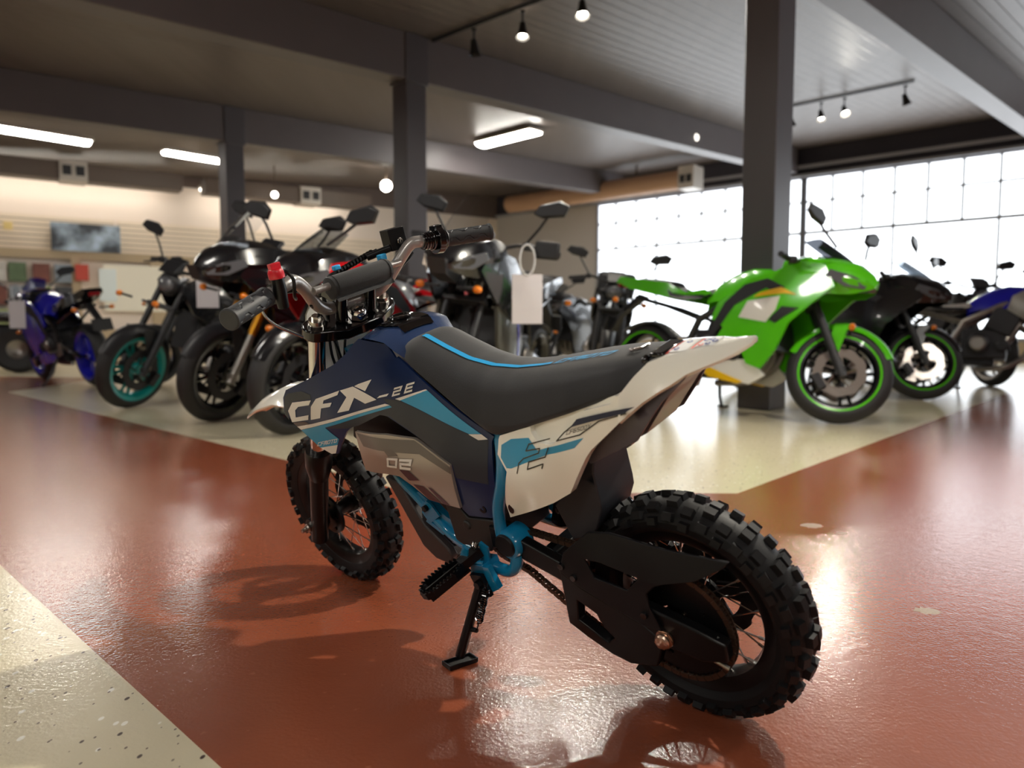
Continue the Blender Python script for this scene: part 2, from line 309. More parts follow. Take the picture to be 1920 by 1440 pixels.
# ---------------- floor ----------------
def floor_mat(name, kind):
    m = bpy.data.materials.new(name); m.use_nodes = True; nt = m.node_tree; b = nt.nodes['Principled BSDF']; L = nt.links.new
    tc = nt.nodes.new('ShaderNodeTexCoord')
    def noise(sc, det=4, rough=.5):
        n = nt.nodes.new('ShaderNodeTexNoise'); n.inputs['Scale'].default_value = sc; n.inputs['Detail'].default_value = det
        n.inputs['Roughness'].default_value = rough; L(tc.outputs['Object'], n.inputs['Vector']); return n
    def ramp(src, stops):
        r = nt.nodes.new('ShaderNodeValToRGB'); e = r.color_ramp.elements
        e[0].position, e[0].color = stops[0][0], (*stops[0][1], 1); e[1].position, e[1].color = stops[-1][0], (*stops[-1][1], 1)
        for p, c in stops[1:-1]: q = e.new(p); q.color = (*c, 1)
        L(src, r.inputs[0]); return r
    def mix(f, a, c):
        x = nt.nodes.new('ShaderNodeMix'); x.data_type = 'RGBA'; L(f, x.inputs[0])
        for k, q in ((6, a), (7, c)):
            if isinstance(q, tuple): x.inputs[k].default_value = (*q, 1)
            else: L(q, x.inputs[k])
        return x.outputs[2]
    if kind == 'red':
        a = lin((.50, .255, .165)); c = lin((.575, .305, .20))
        base = mix(noise(3).outputs['Fac'], a, c)
        sp = ramp(noise(45, 2).outputs['Fac'], [(.0, (0, 0, 0)), (.70, (0, 0, 0)), (.78, (.35, .35, .35))])
        base = mix(sp.outputs[0], base, lin((.72, .45, .33)))
        b.inputs['Roughness'].default_value = .27
    else:
        a = lin((.80, .755, .635)); c = lin((.84, .80, .69))
        base = mix(noise(5).outputs['Fac'], a, c)
        for sc, col, lo, hi, seed, tt in ((44, lin((.28, .21, .19)), .13, .17, 0, .62), (46, lin((.95, .94, .90)), .17, .21, 3.7, .45), (85, lin((.42, .35, .30)), .14, .18, 9.1, .5)):
            mp = nt.nodes.new('ShaderNodeMapping'); L(tc.outputs['Object'], mp.inputs[0]); mp.inputs['Location'].default_value = (seed, seed*2, 0)
            mp.inputs['Scale'].default_value = (1, .6, 1); mp.inputs['Rotation'].default_value = (0, 0, seed+.6)
            v = nt.nodes.new('ShaderNodeTexVoronoi'); v.inputs['Scale'].default_value = sc; L(mp.outputs[0], v.inputs['Vector'])
            w = ramp(v.outputs['Distance'], [(0, (1, 1, 1)), (lo, (1, 1, 1)), (hi, (0, 0, 0))])
            # only some of the cells hold a chip
            sel = nt.nodes.new('ShaderNodeSeparateColor'); L(v.outputs['Color'], sel.inputs[0])
            th = nt.nodes.new('ShaderNodeMath'); th.operation = 'GREATER_THAN'; th.inputs[1].default_value = tt; L(sel.outputs[0], th.inputs[0])
            mu = nt.nodes.new('ShaderNodeMath'); mu.operation = 'MULTIPLY'; L(w.outputs[0], mu.inputs[0]); L(th.outputs[0], mu.inputs[1])
            base = mix(mu.outputs[0], base, col)
        b.inputs['Roughness'].default_value = .28
    L(base, b.inputs['Base Color'])
    n1 = noise(150, 2); n2 = noise(38, 2)
    ad = nt.nodes.new('ShaderNodeMath'); ad.operation = 'ADD'; L(n1.outputs['Fac'], ad.inputs[0]); L(n2.outputs['Fac'], ad.inputs[1])
    bp = nt.nodes.new('ShaderNodeBump'); bp.inputs['Strength'].default_value = .38; bp.inputs['Distance'].default_value = .0016
    L(ad.outputs[0], bp.inputs['Height'])
    b.inputs['Coat Weight'].default_value = .6; b.inputs['Coat Roughness'].default_value = .12
    bp2 = nt.nodes.new('ShaderNodeBump'); bp2.inputs['Strength'].default_value = .42; bp2.inputs['Distance'].default_value = .0012
    L(ad.outputs[0], bp2.inputs['Height'])
    L(bp.outputs[0], b.inputs['Normal']); L(bp2.outputs[0], b.inputs['Coat Normal'])
    return m
ROOM = [(-.39, 19.8), (-16, 8.86), (-14, -7), (9, -7), (15, 6.43)]
CREAM_FAR = [(-4.52, 6.62), (-.95, 3.15), (-.37, 2.56), (.78, 2.53), (5.01, 7.23), (11.2, 9.73), (-.39, 19.8), (-16, 8.86), (-15.6, 5.7), (-9.6, 11.6), (-6.06, 8.76), (-4.65, 8.48)]
CREAM_NEAR = [(-1.23, 1.75), (-.37, .92), (1.6, -1.0), (-3, -4), (-8, -1), (-4.6, 5.0)]
CREAM_NEAR = [(-4.6, 5.0), (.9, -.31), (-2, -4), (-8, 1)]
pts = [Vector(p) for p in ROOM+CREAM_FAR+CREAM_NEAR]; a = len(ROOM); b_ = a+len(CREAM_FAR)
r_ = delaunay_2d_cdt(pts, [], [list(range(a)), list(range(a, b_)), list(range(b_, len(pts)))], 0, 1e-5)
mb = MB()
mb.v = [(v.x, v.y, 0) for v in r_[0]]
for f in r_[2]:
    c = (sum(r_[0][i].x for i in f)/len(f), sum(r_[0][i].y for i in f)/len(f))
    mb.f.append(tuple(f)); mb.m.append(1 if inside(c, CREAM_FAR) or inside(c, CREAM_NEAR) else 0)
fl = mb.build('floor', [floor_mat('red_epoxy', 'red'), floor_mat('cream_terrazzo', 'cream')], recalc=False)
for p in fl.data.polygons:
    if p.normal.z < 0: p.flip()
struct(fl)
# worn round spots in the red coating
for (x, y), r, lab in (((.84, 1.46), .022, 'worn grey patch in the red floor right of the small bike, nearest the camera'), ((.87, 2.11), .03, 'larger worn grey patch in the red floor beyond the rear tyre'), ((.92, 2.03), .018, 'small worn grey patch in the red floor just beside the larger patch')):
    mb = MB(); n = 22; q = [(x+r*(1+.25*random.uniform(-1, 1))*math.cos(2*math.pi*k/n), y+r*.8*(1+.25*random.uniform(-1, 1))*math.sin(2*math.pi*k/n)) for k in range(n)]
    mb.add([(a, b, .0006) for a, b in q]+[(a+(a-x)*.06, b+(b-y)*.06, 0) for a, b in q], [tuple(range(n))]+[(k, (k+1) % n, n+(k+1) % n, n+k) for k in range(n)])
    o = mb.build('floor_patch', mat('worn_patch', (150, 135, 120), .5, bump=.4, bscale=300, noise=.4)); tag(o, lab, 'floor patch')

# ---------------- ceiling ----------------
AD = Vector((.70, .714, 0)).normalized(); BDv = Vector((-.714, .70, 0))
def ceil_z(x, y): return 3.6+.0455*((x+1.08)*.7+(y-8)*.714)
def wood_mat(name, c1, c2, ang, w=7.):
    m = bpy.data.materials.new(name); m.use_nodes = True; nt = m.node_tree; b = nt.nodes['Principled BSDF']; L = nt.links.new
    tc = nt.nodes.new('ShaderNodeTexCoord'); mp = nt.nodes.new('ShaderNodeMapping'); mp.inputs['Rotation'].default_value = (0, 0, ang)
    L(tc.outputs['Object'], mp.inputs[0])
    wv = nt.nodes.new('ShaderNodeTexWave'); wv.inputs['Scale'].default_value = w/6.283*1.0; wv.wave_profile = 'SAW'; wv.inputs['Distortion'].default_value = 0
    L(mp.outputs[0], wv.inputs['Vector'])
    r = nt.nodes.new('ShaderNodeValToRGB'); e = r.color_ramp.elements
    e[0].position = 0; e[0].color = (0.1, .1, .1, 1); e[1].position = .1; e[1].color = (1, 1, 1, 1)
    L(wv.outputs['Fac'], r.inputs[0])
    mp2 = nt.nodes.new('ShaderNodeMapping'); mp2.inputs['Rotation'].default_value = (0, 0, ang); mp2.inputs['Scale'].default_value = (5, .25, 5); L(tc.outputs['Object'], mp2.inputs[0])
    n = nt.nodes.new('ShaderNodeTexNoise'); n.inputs['Scale'].default_value = 1.4; n.inputs['Detail'].default_value = 4; L(mp2.outputs[0], n.inputs['Vector'])
    mx = nt.nodes.new('ShaderNodeMix'); mx.data_type = 'RGBA'; mx.inputs[6].default_value = (*lin(c1), 1); mx.inputs[7].default_value = (*lin(c2), 1); L(n.outputs['Fac'], mx.inputs[0])
    mm = nt.nodes.new('ShaderNodeMix'); mm.data_type = 'RGBA'; mm.blend_type = 'MULTIPLY'; mm.inputs[0].default_value = .8; L(mx.outputs[2], mm.inputs[6]); L(r.outputs[0], mm.inputs[7])
    L(mm.outputs[2], b.inputs['Base Color']); b.inputs['Roughness'].default_value = .42
    bp = nt.nodes.new('ShaderNodeBump'); bp.inputs['Strength'].default_value = .5; bp.inputs['Distance'].default_value = .01; L(r.outputs[0], bp.inputs['Height']); L(bp.outputs[0], b.inputs['Normal'])
    return m
mb = MB(); q = [(x*1.0, y*1.0) for x, y in ROOM]
mb.add([(x, y, ceil_z(x, y)) for x, y in q]+[(x, y, ceil_z(x, y)+.1) for x, y in q], [tuple(range(5)), tuple(range(9, 4, -1))])
struct(mb.build('ceiling', wood_mat('ceiling_planks', (.36, .32, .30), (.44, .40, .38), R(45), 14.)))
# beams along AD through each column of the row
COLS = [(-3.9, 10.5), (-1.08, 8.0), (1.79, 5.3)]
m_beam = mat('painted_beam', (98, 91, 92), .45, noise=.08, bscale=3)
m_col = mat('painted_column', (84, 80, 84), .4, noise=.06, bscale=3)
def slanted_box(mb, p0, p1, w, h, ztop=0.):
    """box running from p0 to p1 under the ceiling"""
    d = (Vector(p1)-Vector(p0)).normalized(); n = Vector((-d.y, d.x, 0))*(w/2); vs = []
    for p in (p0, p1):
        for s_ in (-1, 1):
            q = Vector((p[0], p[1], 0))+n*s_; z = ceil_z(p[0], p[1])-ztop
            vs += [(q.x, q.y, z), (q.x, q.y, z-h)]
    mb.add(vs, [(0, 2, 3, 1), (4, 5, 7, 6), (0, 1, 5, 4), (2, 6, 7, 3), (0, 4, 6, 2), (1, 3, 7, 5)])
for k, (x, y) in enumerate(COLS):
    # distance from the column to the window wall / to the rear
    p = Vector((x, y, 0)); K = Vector((KX, KY, 0)); s1 = (K-p).dot(WN)/AD.dot(WN)
    a0 = p-AD*9.; a1 = p+AD*(s1-.12)
    if k == 0: a1 = p+AD*9.0
    mb = MB(); slanted_box(mb, a0.to_2d(), a1.to_2d(), .26, .47)
    struct(mb.build('trim_%d' % (k+1), m_beam, bevel=.008))
    mb = MB(); rot = Matrix.Rotation(math.atan2(AD.y, AD.x), 3, 'Z'); zc = ceil_z(x, y)-.47
    mb.box((x, y, zc/2), (.26, .24, zc), rot)
    mb.box((x-AD.x*0, y-AD.y*0, zc+.22), (.30, .28, .50), rot)
    struct(mb.build('column', m_col, bevel=.006))
# ---------------- walls ----------------
def wall(mb, a, b, z0, z1, t=.1, n=None):
    a = Vector((*a, 0)); b = Vector((*b, 0)); d = (b-a).normalized(); n = n if n is not None else Vector((-d.y, d.x, 0))
    z1a = z1(a.x, a.y) if callable(z1) else z1; z1b = z1(b.x, b.y) if callable(z1) else z1
    o = n*t
    vs = [(a.x, a.y, z0), (b.x, b.y, z0), (b.x, b.y, z1b), (a.x, a.y, z1a)]
    vs += [(x-o.x, y-o.y, z) for x, y, z in vs]
    mb.add(vs, [(0, 1, 2, 3), (7, 6, 5, 4), (0, 4, 5, 1), (1, 5, 6, 2), (2, 6, 7, 3), (3, 7, 4, 0)])
BW = Vector((-.819, -.574, 0)); BN = Vector((.574, -.819, 0))    # back wall: direction to the left, normal into the room
K0 = Vector((KX, KY, 0))
m_white = mat('wall_paint_white', (232, 218, 205), .6)
m_brown = mat('wall_brown', (98, 84, 78), .6, noise=.1, bscale=6)
m_beige = mat('beige_frame', (178, 158, 128), .5)
def wp(t, off=0.): q = K0+BW*t+BN*off; return (q.x, q.y)
mb = MB(); wall(mb, wp(0), wp(19), 3.44, ceil_z, .12, BN); mb.mi = 1; wall(mb, wp(0), wp(19), 2.66, 3.44, .12, BN); mb.mi = 1
wall(mb, wp(0), wp(19), 0, 2.66, .12, BN)
struct(mb.build('wall_left', [m_brown, m_white]))
# slatwall panels between posts (horizontal grooves in the material)
def slat_mat():
    m = bpy.data.materials.new('slatwall'); m.use_nodes = True; nt = m.node_tree; b = nt.nodes['Principled BSDF']; L = nt.links.new
    tc = nt.nodes.new('ShaderNodeTexCoord'); sp = nt.nodes.new('ShaderNodeSeparateXYZ'); L(tc.outputs['Object'], sp.inputs[0])
    a = nt.nodes.new('ShaderNodeMath'); a.operation = 'MULTIPLY'; a.inputs[1].default_value = 10.5; L(sp.outputs['Z'], a.inputs[0])
    f = nt.nodes.new('ShaderNodeMath'); f.operation = 'FRACT'; L(a.outputs[0], f.inputs[0])
    r = nt.nodes.new('ShaderNodeValToRGB'); e = r.color_ramp.elements; e[0].position = .12; e[0].color = (*lin((.55, .48, .40)), 1); e[1].position = .2; e[1].color = (*lin((.90, .84, .76)), 1)
    L(f.outputs[0], r.inputs[0]); L(r.outputs[0], b.inputs['Base Color']); b.inputs['Roughness'].default_value = .55
    return m
m_slat = slat_mat()
mb = MB()
for k in range(9):
    a0, a1 = 1.2+k*1.95, 1.2+(k+1)*1.95-.06
    wall(mb, wp(a0, .04), wp(a1, .04), 2.02, 2.66, .03, BN)
struct(mb.build('trim_4', m_slat))
# beige posts and rail of the glazed offices below the slatwall
mb = MB()
wall(mb, wp(.5, .10), wp(18.5, .10), 1.86, 2.03, .09, BN); wall(mb, wp(.5, .10), wp(18.5, .10), 0, .55, .09, BN)
for k in range(12):
    a0 = .6+k*1.5; w_ = .28 if k % 2 else .16
    wall(mb, wp(a0, .12), wp(a0+w_, .12), 0, 2.0, .11, BN)
struct(mb.build('trim_5', m_beige))
# window wall
def ww(t, off=0.): q = K0+WD*t+WN*off; return (q.x, q.y)
m_dark = mat('header_navy', (52, 50, 60), .5)
mb = MB(); wall(mb, ww(0), ww(20.4), 3.48, ceil_z, .15, WN); mb.mi = 1; wall(mb, ww(0), ww(3.15), 0, 3.48, .15, WN); mb.mi = 2; wall(mb, ww(3.15), ww(20.4), 0, .35, .15, WN)
mb.mi = 1; wall(mb, ww(17.6), ww(20.4), .35, 3.48, .15, WN)
struct(mb.build('wall_right', [m_dark, mat('wall_grey', (196, 192, 190), .6), m_beige]))
def glass_mat(name, tint=(1, 1, 1), g=.06, rough=.02):
    m = bpy.data.materials.new(name); m.use_nodes = True; nt = m.node_tree; nt.nodes.clear(); L = nt.links.new
    o = nt.nodes.new('ShaderNodeOutputMaterial'); t = nt.nodes.new('ShaderNodeBsdfTransparent'); gl = nt.nodes.new('ShaderNodeBsdfGlossy'); mx = nt.nodes.new('ShaderNodeMixShader')
    t.inputs[0].default_value = (*tint, 1); gl.inputs['Roughness'].default_value = rough; gl.inputs['Color'].default_value = (.9, .9, .9, 1)
    lw = nt.nodes.new('ShaderNodeLayerWeight'); lw.inputs[0].default_value = .25
    ma = nt.nodes.new('ShaderNodeMath'); ma.operation = 'MULTIPLY_ADD'; ma.inputs[1].default_value = .5; ma.inputs[2].default_value = g; L(lw.outputs['Fresnel'], ma.inputs[0])
    L(ma.outputs[0], mx.inputs[0]); L(t.outputs[0], mx.inputs[1]); L(gl.outputs[0], mx.inputs[2]); L(mx.outputs[0], o.inputs[0]); return m
m_glass = glass_mat('window_glass')
m_mull = mat('mullion', (150, 152, 160), .4)
for k in range(3):
    t0, t1 = 3.15+k*4.83, 3.15+(k+1)*4.83
    mb = MB(); n = 9
    for j in range(n+1):
        t = t0+(t1-t0)*j/n; w_ = .11 if j in (0, n) else .04
        wall(mb, ww(t-w_/2, .0), ww(t+w_/2, .0), .35 if j % 3 == 0 else 2.38, 3.48, .05, WN)
    for z, h in ((.35, .06), (2.38, .06), (2.98, .04), (3.44, .04)): wall(mb, ww(t0, -.01), ww(t1, -.01), z, z+h, .04, WN)
    struct(mb.build('window_%d' % (k+1), m_mull))
    g = MB(); g.mi = 0; a = ww(t0, -.03); b = ww(t1, -.03); g.add([(*a, .36), (*b, .36), (*b, 3.47), (*a, 3.47)], [(0, 1, 2, 3)])
    o = g.build('window_pane', m_glass, bpy.data.objects['window_%d' % (k+1)])
# ridge bar along the header, duct and vents
mb = MB(); wall(mb, ww(1.0, .14), ww(19, .14), 3.62, 3.68, .03, WN); struct(mb.build('trim_6', mat('conduit_grey', (150, 150, 158), .4)))
mb = MB(); wall(mb, ww(.0, .10), ww(20, .10), 3.47, 3.52, .06, WN); struct(mb.build('trim_7', m_mull))
# wall behind the camera
m_rear = mat('wall_paint_taupe', (120, 110, 102), .6)
for nm, a, b, n in (('wall_rear', (-14, -7), (9, -7), Vector((0, 1, 0))), ('wall_west', (-16, 8.86), (-14, -7), Vector((1, .126, 0))), ('wall_east', (15, 6.43), (9, -7), Vector((-.91, .41, 0)))):
    mb = MB(); wall(mb, a, b, 0, ceil_z, .1, n); o = struct(mb.build(nm, m_rear))
# ducts
m_duct = mat('duct_brown', (92, 78, 68), .5); m_tan = mat('duct_tan', (176, 138, 108), .5)
a = K0+WD*1.3+WN*1.0; b = K0+WD*6.0+WN*1.0
mb = MB(); mb.tube([(a.x, a.y, 3.55), (b.x, b.y, 3.55)], .2, 20)
dd = mb.build('air_duct', m_tan, ang=60); tag(dd, 'tan round air duct hung along the window wall', 'air duct')
mb = MB(); rw = Matrix.Rotation(math.atan2(WD.y, WD.x), 3, 'Z'); c = K0+WD*6.1+WN*1.0; mb.box((c.x, c.y, 3.55), (.34, .42, .44), rw); mb.build('vent_box', mat('vent_metal', (190, 182, 172), .4), dd)
mb = MB()
for s_ in (-.09, .09): 
    q = c+WD*s_*.8+WN*.22; mb.box((q.x, q.y, 3.52), (.1, .02, .14), rw)
mb.build('grille', mat('dark_grille', (30, 30, 32), .6), dd)
mb = MB(); c = b+WD*.05
mb.cyl((c.x-WD.x*1.2, c.y-WD.y*1.2, 3.7), (c.x-WD.x*1.2, c.y-WD.y*1.2, ceil_z(c.x, c.y)), .02); mb.build('hanger', m_duct, dd)
rb = Matrix.Rotation(math.atan2(BW.y, BW.x), 3, 'Z')
for t0, t1, lab in ((8.0, 12.4, 'dark brown box duct under the ceiling at the far left'), (4.2, 7.6, 'dark brown box duct between the two farther columns')):
    a = K0+BW*t0+BN*1.2; b = K0+BW*t1+BN*1.2; c = (a+b)/2
    mb = MB(); mb.box((c.x, c.y, 3.28), ((b-a).length, .4, .30), rb); d1 = mb.build('air_duct', m_duct, bevel=.01); tag(d1, lab, 'air duct')
    mb = MB(); q = a+(b-a)*.4; mb.box((q.x, q.y, 3.28), (.42, .5, .34), rb); mb.build('vent_box', mat('vent_metal', (190, 182, 172), .4), d1)
    mb = MB()
    for s_ in (-.1, .1):
        w_ = q+BW*s_+BN*.26; mb.box((w_.x, w_.y, 3.28), (.13, .02, .16), rb)
    mb.build('grille', mat('dark_grille', (30, 30, 32), .6), d1)
# fluorescent fixtures
m_lamp = mat('lamp_diffuser', (255, 250, 241), .5, emit=LAMP_E); m_tray = mat('lamp_tray', (200, 195, 185), .5)
def fluoro(x, y, ang, ln, lab, drop=.06, w=.26, m=None):
    z = ceil_z(x, y)-drop; t = thing('ceiling_light', lab, 'ceiling light', (x, y, z)); t.rotation_euler = (0, 0, ang)
    mb = MB(); mb.box((0, 0, .0), (ln, w, .05)); 
    mb.build('tray', m_tray, t, bevel=.006)
    mb = MB(); rows = []
    for sx in (-1, 1): rows.append([(sx*(ln/2-.03), (w/2-.02)*math.cos(math.pi*k/8), -.026-.05*math.sin(math.pi*k/8)) for k in range(9)])
    mb.grid(rows); mb.add(rows[0], [tuple(range(9))]); mb.add(rows[1], [tuple(range(9))]); mb.build('diffuser', m or m_lamp, t, ang=60)
aB = math.atan2(BDv.y, BDv.x); aA = math.atan2(AD.y, AD.x)
# ---------------- mini dirt bike (local frame: x forward, y left, z up, origin at the rear contact) ----------------
yaw, lean = R(137.64), R(18.03)
FW = Vector((math.cos(yaw), math.sin(yaw), 0)); LF = Vector((-math.sin(yaw), math.cos(yaw), 0)); UP = Vector((0, 0, 1))
BL = LF*math.cos(lean)-UP*math.sin(lean); BU = UP*math.cos(lean)+LF*math.sin(lean)
M0 = Matrix.Translation((.3022, 1.0937, .0025)) @ Matrix((FW, BL, BU)).transposed().to_4x4()
BIKE = thing('dirt_bike', 'small navy, white and blue dirt bike leaning on its stand on the red floor', 'dirt bike', M=M0)
navy = mat('navy_gloss', (11, 33, 74), .3, coat=.12, spec=.35); white = mat('white_gloss', (240, 238, 228), .2, coat=.7)
char = mat('decal_charcoal', (44, 49, 58), .35, coat=.1, spec=.35); dwhite = mat('decal_white', (222, 218, 212), .35); sky = mat('decal_blue', (22, 142, 186), .3, coat=.4)
maroon = mat('decal_maroon', (58, 30, 40), .3, coat=.3); silver = mat('silver_paint', (172, 162, 152), .32, metal=.5)
dsil = mat('silver_dark', (112, 106, 101), .35, metal=.4); blackp = mat('black_plastic', (17, 17, 20), .42, spec=.25); satin = mat('black_satin', (12, 12, 14), .32, spec=.3)
glossb = mat('black_gloss', (12, 12, 14), .12, coat=.6); chrome = mat('chrome', (225, 222, 218), .12, metal=1); barm = mat('bar_silver', (176, 174, 172), .3, metal=.55)
fblue = mat('frame_blue', (16, 120, 165), .22, coat=.6); rub = mat('rubber', (19, 19, 21), .55, spec=.3, bump=.2, bscale=400); gripm = mat('grip_rubber', (48, 50, 53), .55)
seatm = mat('seat_vinyl', (24, 24, 28), .62, bump=.35, bscale=900, sheen=.15); padm = mat('pad_fabric', (22, 23, 26), .8, bump=.5, bscale=900, sheen=.2)
sblue = mat('stripe_blue', (40, 165, 225), .5); redp = mat('red_plastic', (205, 30, 45), .3, coat=.3); chainm = mat('chain_steel', (92, 74, 62), .4, metal=.8)
steel = mat('bolt_steel', (190, 185, 178), .25, metal=1); ppl = mat('purple_grey_plastic', (74, 68, 76), .35, coat=.2); cop = mat('axle_bolt', (205, 175, 155), .3, metal=1)
dnavy = mat('decal_navy', (20, 30, 60), .3); dred = mat('sticker_red', (215, 60, 45), .4); dbl = mat('sticker_blue', (40, 60, 150), .4); stk = mat('sticker_grey', (200, 200, 198), .4)

def wheel(name, cx, cz, Rt, W, nrow, parent, seed, nsp=28, rim_r=.122):
    """rim mesh carrying tyre, hub and spokes as sub-parts"""
    rnd = random.Random(seed)
    mb = MB(); r = rim_r
    mb.lathe([(r+.010, .023), (r+.012, .020), (r+.004, .017), (r-.006, .013), (r-.009, 0), (r-.006, -.013), (r+.004, -.017), (r+.012, -.020), (r+.010, -.023), (r+.000, -.021), (r-.010, -.015), (r-.014, 0), (r-.010, .015), (r+.000, .021)], (cx, 0, cz), 64)
    rim = mb.build(name, satin, parent, ang=40)
    # tyre
    mb = MB(); k = Rt-.008; h = k-rim_r-.006
    prof = [(rim_r+.006, .018), (rim_r+.010, .024), (rim_r+.006+h*.3, W*.90), (rim_r+.006+h*.55, W*.95), (rim_r+.006+h*.78, W*.80), (rim_r+.006+h*.93, W*.5), (k, 0)]
    prof = prof+[(a, -b) for a, b in prof[-2::-1]]
    mb.lathe(prof, (cx, 0, cz), 72, closed=True)
    def knob(a, y, sx, sy, sz, rr, tilt):
        # a: angle around the wheel, local axes: t tangential, y lateral, n outward
        n = Vector((math.cos(a), 0, math.sin(a))); t = Vector((-math.sin(a), 0, math.cos(a))); yy = Vector((0, 1, 0))
        n2 = (n*math.cos(tilt)+yy*math.sin(tilt)); y2 = (yy*math.cos(tilt)-n*math.sin(tilt))
        c = Vector((cx, 0, cz))+n*rr+yy*y; vs = []
        for e, q in ((-1, 1.0), (1, .86)):
            for b in (-1, 1):
                for d in (-1, 1): vs.append(c+t*(d*sx/2*q)+y2*(b*sy/2*q)+n2*(e*sz/2))
        mb.add(vs, [(0, 2, 3, 1), (4, 5, 7, 6), (0, 1, 5, 4), (2, 6, 7, 3), (0, 4, 6, 2), (1, 3, 7, 5)])
    for i in range(nrow):
        a = 2*math.pi*i/nrow
        kz = .012
        if i % 2 == 0:
            knob(a, .0085, .018, .0145, kz, k+.002, .1); knob(a, -.0085, .018, .0145, kz, k+.002, -.1)
            for s_ in (-1, 1): knob(a, s_*W*.86, .017, .013, .013, rim_r+.006+h*.76, s_*R(58))
        else:
            for s_ in (-1, 1):
                knob(a, s_*.0205, .018, .0145, kz, k-.003, s_*.42)
                knob(a, s_*W*.97, .015, .012, .011, rim_r+.006+h*.60, s_*R(74))
        for q in range(2):
            aa = a+rnd.uniform(-.06, .06); y = rnd.uniform(-.7, .7)*W; n = Vector((math.cos(aa), rnd.uniform(-.3, .3), math.sin(aa)))
            p = Vector((cx, y, cz))+Vector((math.cos(aa), 0, math.sin(aa)))*(k+.004-abs(y)*.35); mb.tube([p, p+n*.008], .0004, 3)
    mb.build('tyre', rub, rim, ang=28)
    mb = MB(); mb.lathe([(0, .034), (.026, .034), (.028, .026), (.016, .022), (.016, -.022), (.028, -.026), (.026, -.034), (0, -.034)], (cx, 0, cz), 28)
    mb.build('hub', satin, rim)
    sp = None
    for i in range(nsp):
        a = 2*math.pi*i/nsp; s_ = 1 if i % 2 else -1; da = (.42 if (i//2) % 2 else -.42)
        if sp is None:
            p0 = Vector((.026*math.cos(da), .026, .026*math.sin(da))); p1 = Vector(((rim_r-.008), .004, 0))
            mb = MB(); mb.tube([p0, p1], .0013, 6); mb.tube([p1-(p1-p0).normalized()*.014, p1], .0024, 6)
            spA = mb.build('spoke', chrome, rim)
            mb = MB(); p0 = Vector((.026*math.cos(-da), .026, .026*math.sin(-da))); mb.tube([p0, p1], .0013, 6); mb.tube([p1-(p1-p0).normalized()*.014, p1], .0024, 6)
            spB = mb.build('spoke', chrome, rim); sp = (spA, spB)
            first = [spA, spB]
        src = sp[0] if da > 0 else sp[1]
        if src in first: o = src; first.remove(src)
        else: o = src.copy(); COL.objects.link(o)
        o.parent = rim
        o.matrix_local = Matrix.Translation((cx, 0, cz)) @ Matrix.Rotation(-a, 4, 'Y') @ Matrix.Diagonal((1, s_, 1, 1))
    return rim
rw = wheel('rear_wheel', 0, .176, .178, .034, 40, BIKE, 3)
fwh = wheel('front_wheel', .876, .175, .178, .031, 40, BIKE, 5)
# brake discs
def disc(parent, cx, cz, y, r, ri, teeth=10):
    mb = MB(); n = teeth*8; o_ = []; 
    for k in range(n):
        a = 2*math.pi*k/n; rr = r-.0035*(1 if (k % 8) in (5, 6, 7) else 0); o_.append((cx+rr*math.cos(a), cz+rr*math.sin(a)))
    i_ = [(cx+ri*math.cos(2*math.pi*k/n), cz+ri*math.sin(2*math.pi*k/n)) for k in range(n)]
    for yy, s_ in ((y-.0015, 1), (y+.0015, -1)): mb.add([(a, yy, b) for a, b in o_+i_], [((k, (k+1) % n, n+(k+1) % n, n+k)) for k in range(n)])
    mb.add([(a, y-.0015, b) for a, b in o_]+[(a, y+.0015, b) for a, b in o_], [(k, (k+1) % n, n+(k+1) % n, n+k) for k in range(n)])
    mb.add([(a, y-.0015, b) for a, b in i_]+[(a, y+.0015, b) for a, b in i_], [(k, (k+1) % n, n+(k+1) % n, n+k) for k in range(n)])
    for k in range(5):
        a = 2*math.pi*k/5; mb.tube([(cx+.02*math.cos(a), y, cz+.02*math.sin(a)), (cx+(ri+.003)*math.cos(a+.3), y, cz+(ri+.003)*math.sin(a+.3))], .004, 6)
    return mb.build('brake_disc', satin, parent)
disc(rw, 0, .176, -.044, .078, .052); disc(fwh, .876, .175, -.042, .078, .052)
# front hub cover with holes
mb = MB(); mb.lathe([(0, .040), (.040, .040), (.046, .036), (.046, .030), (0, .030)], (.876, 0, .175), 32)
for k in range(6):
    a = k*math.pi/3; mb.lathe([(0, .043), (.004, .043), (.004, .038), (0, .038)], (.876+.034*math.cos(a), 0, .175+.034*math.sin(a)), 8)
mb.build('hub_cover', satin, fwh)
# sprocket + chain
mb = MB(); nt_ = 44; o_ = []
for k in range(nt_*2):
    a = math.pi*k/nt_; rr = .079 if k % 2 else .083; o_.append((rr*math.cos(a), .176+rr*math.sin(a)))
n_ = nt_*2
for yy in (.0485, .0515): mb.add([(x, yy, z) for x, z in o_]+[(.066*math.cos(math.pi*k/nt_), yy, .176+.066*math.sin(math.pi*k/nt_)) for k in range(n_)], [(k, (k+1) % n_, n_+(k+1) % n_, n_+k) for k in range(n_)])
mb.add([(x, .0485, z) for x, z in o_]+[(x, .0515, z) for x, z in o_], [(k, (k+1) % n_, n_+(k+1) % n_, n_+k) for k in range(n_)])
mb.lathe([(.066, .0485), (.066, .0515), (.030, .0515), (.030, .0485)], (0, 0, .176), 40)
for k in range(5):
    a = k*2*math.pi/5; mb.lathe([(0, .055), (.004, .055), (.004, .051), (0, .051)], (.055*math.cos(a), 0, .176+.055*math.sin(a)), 8)
mb.build('sprocket', satin, rw)
cpts = []
rs, cf = .086, Vector((.312, .243)); rf = .034
for k in range(33):
    a = R(80)+k*R(205)/32; cpts.append((rs*math.cos(a), .176+rs*math.sin(a)))
cpts += [(.06, .101), (.135, .118), (.205, .155), (.27, .195)]
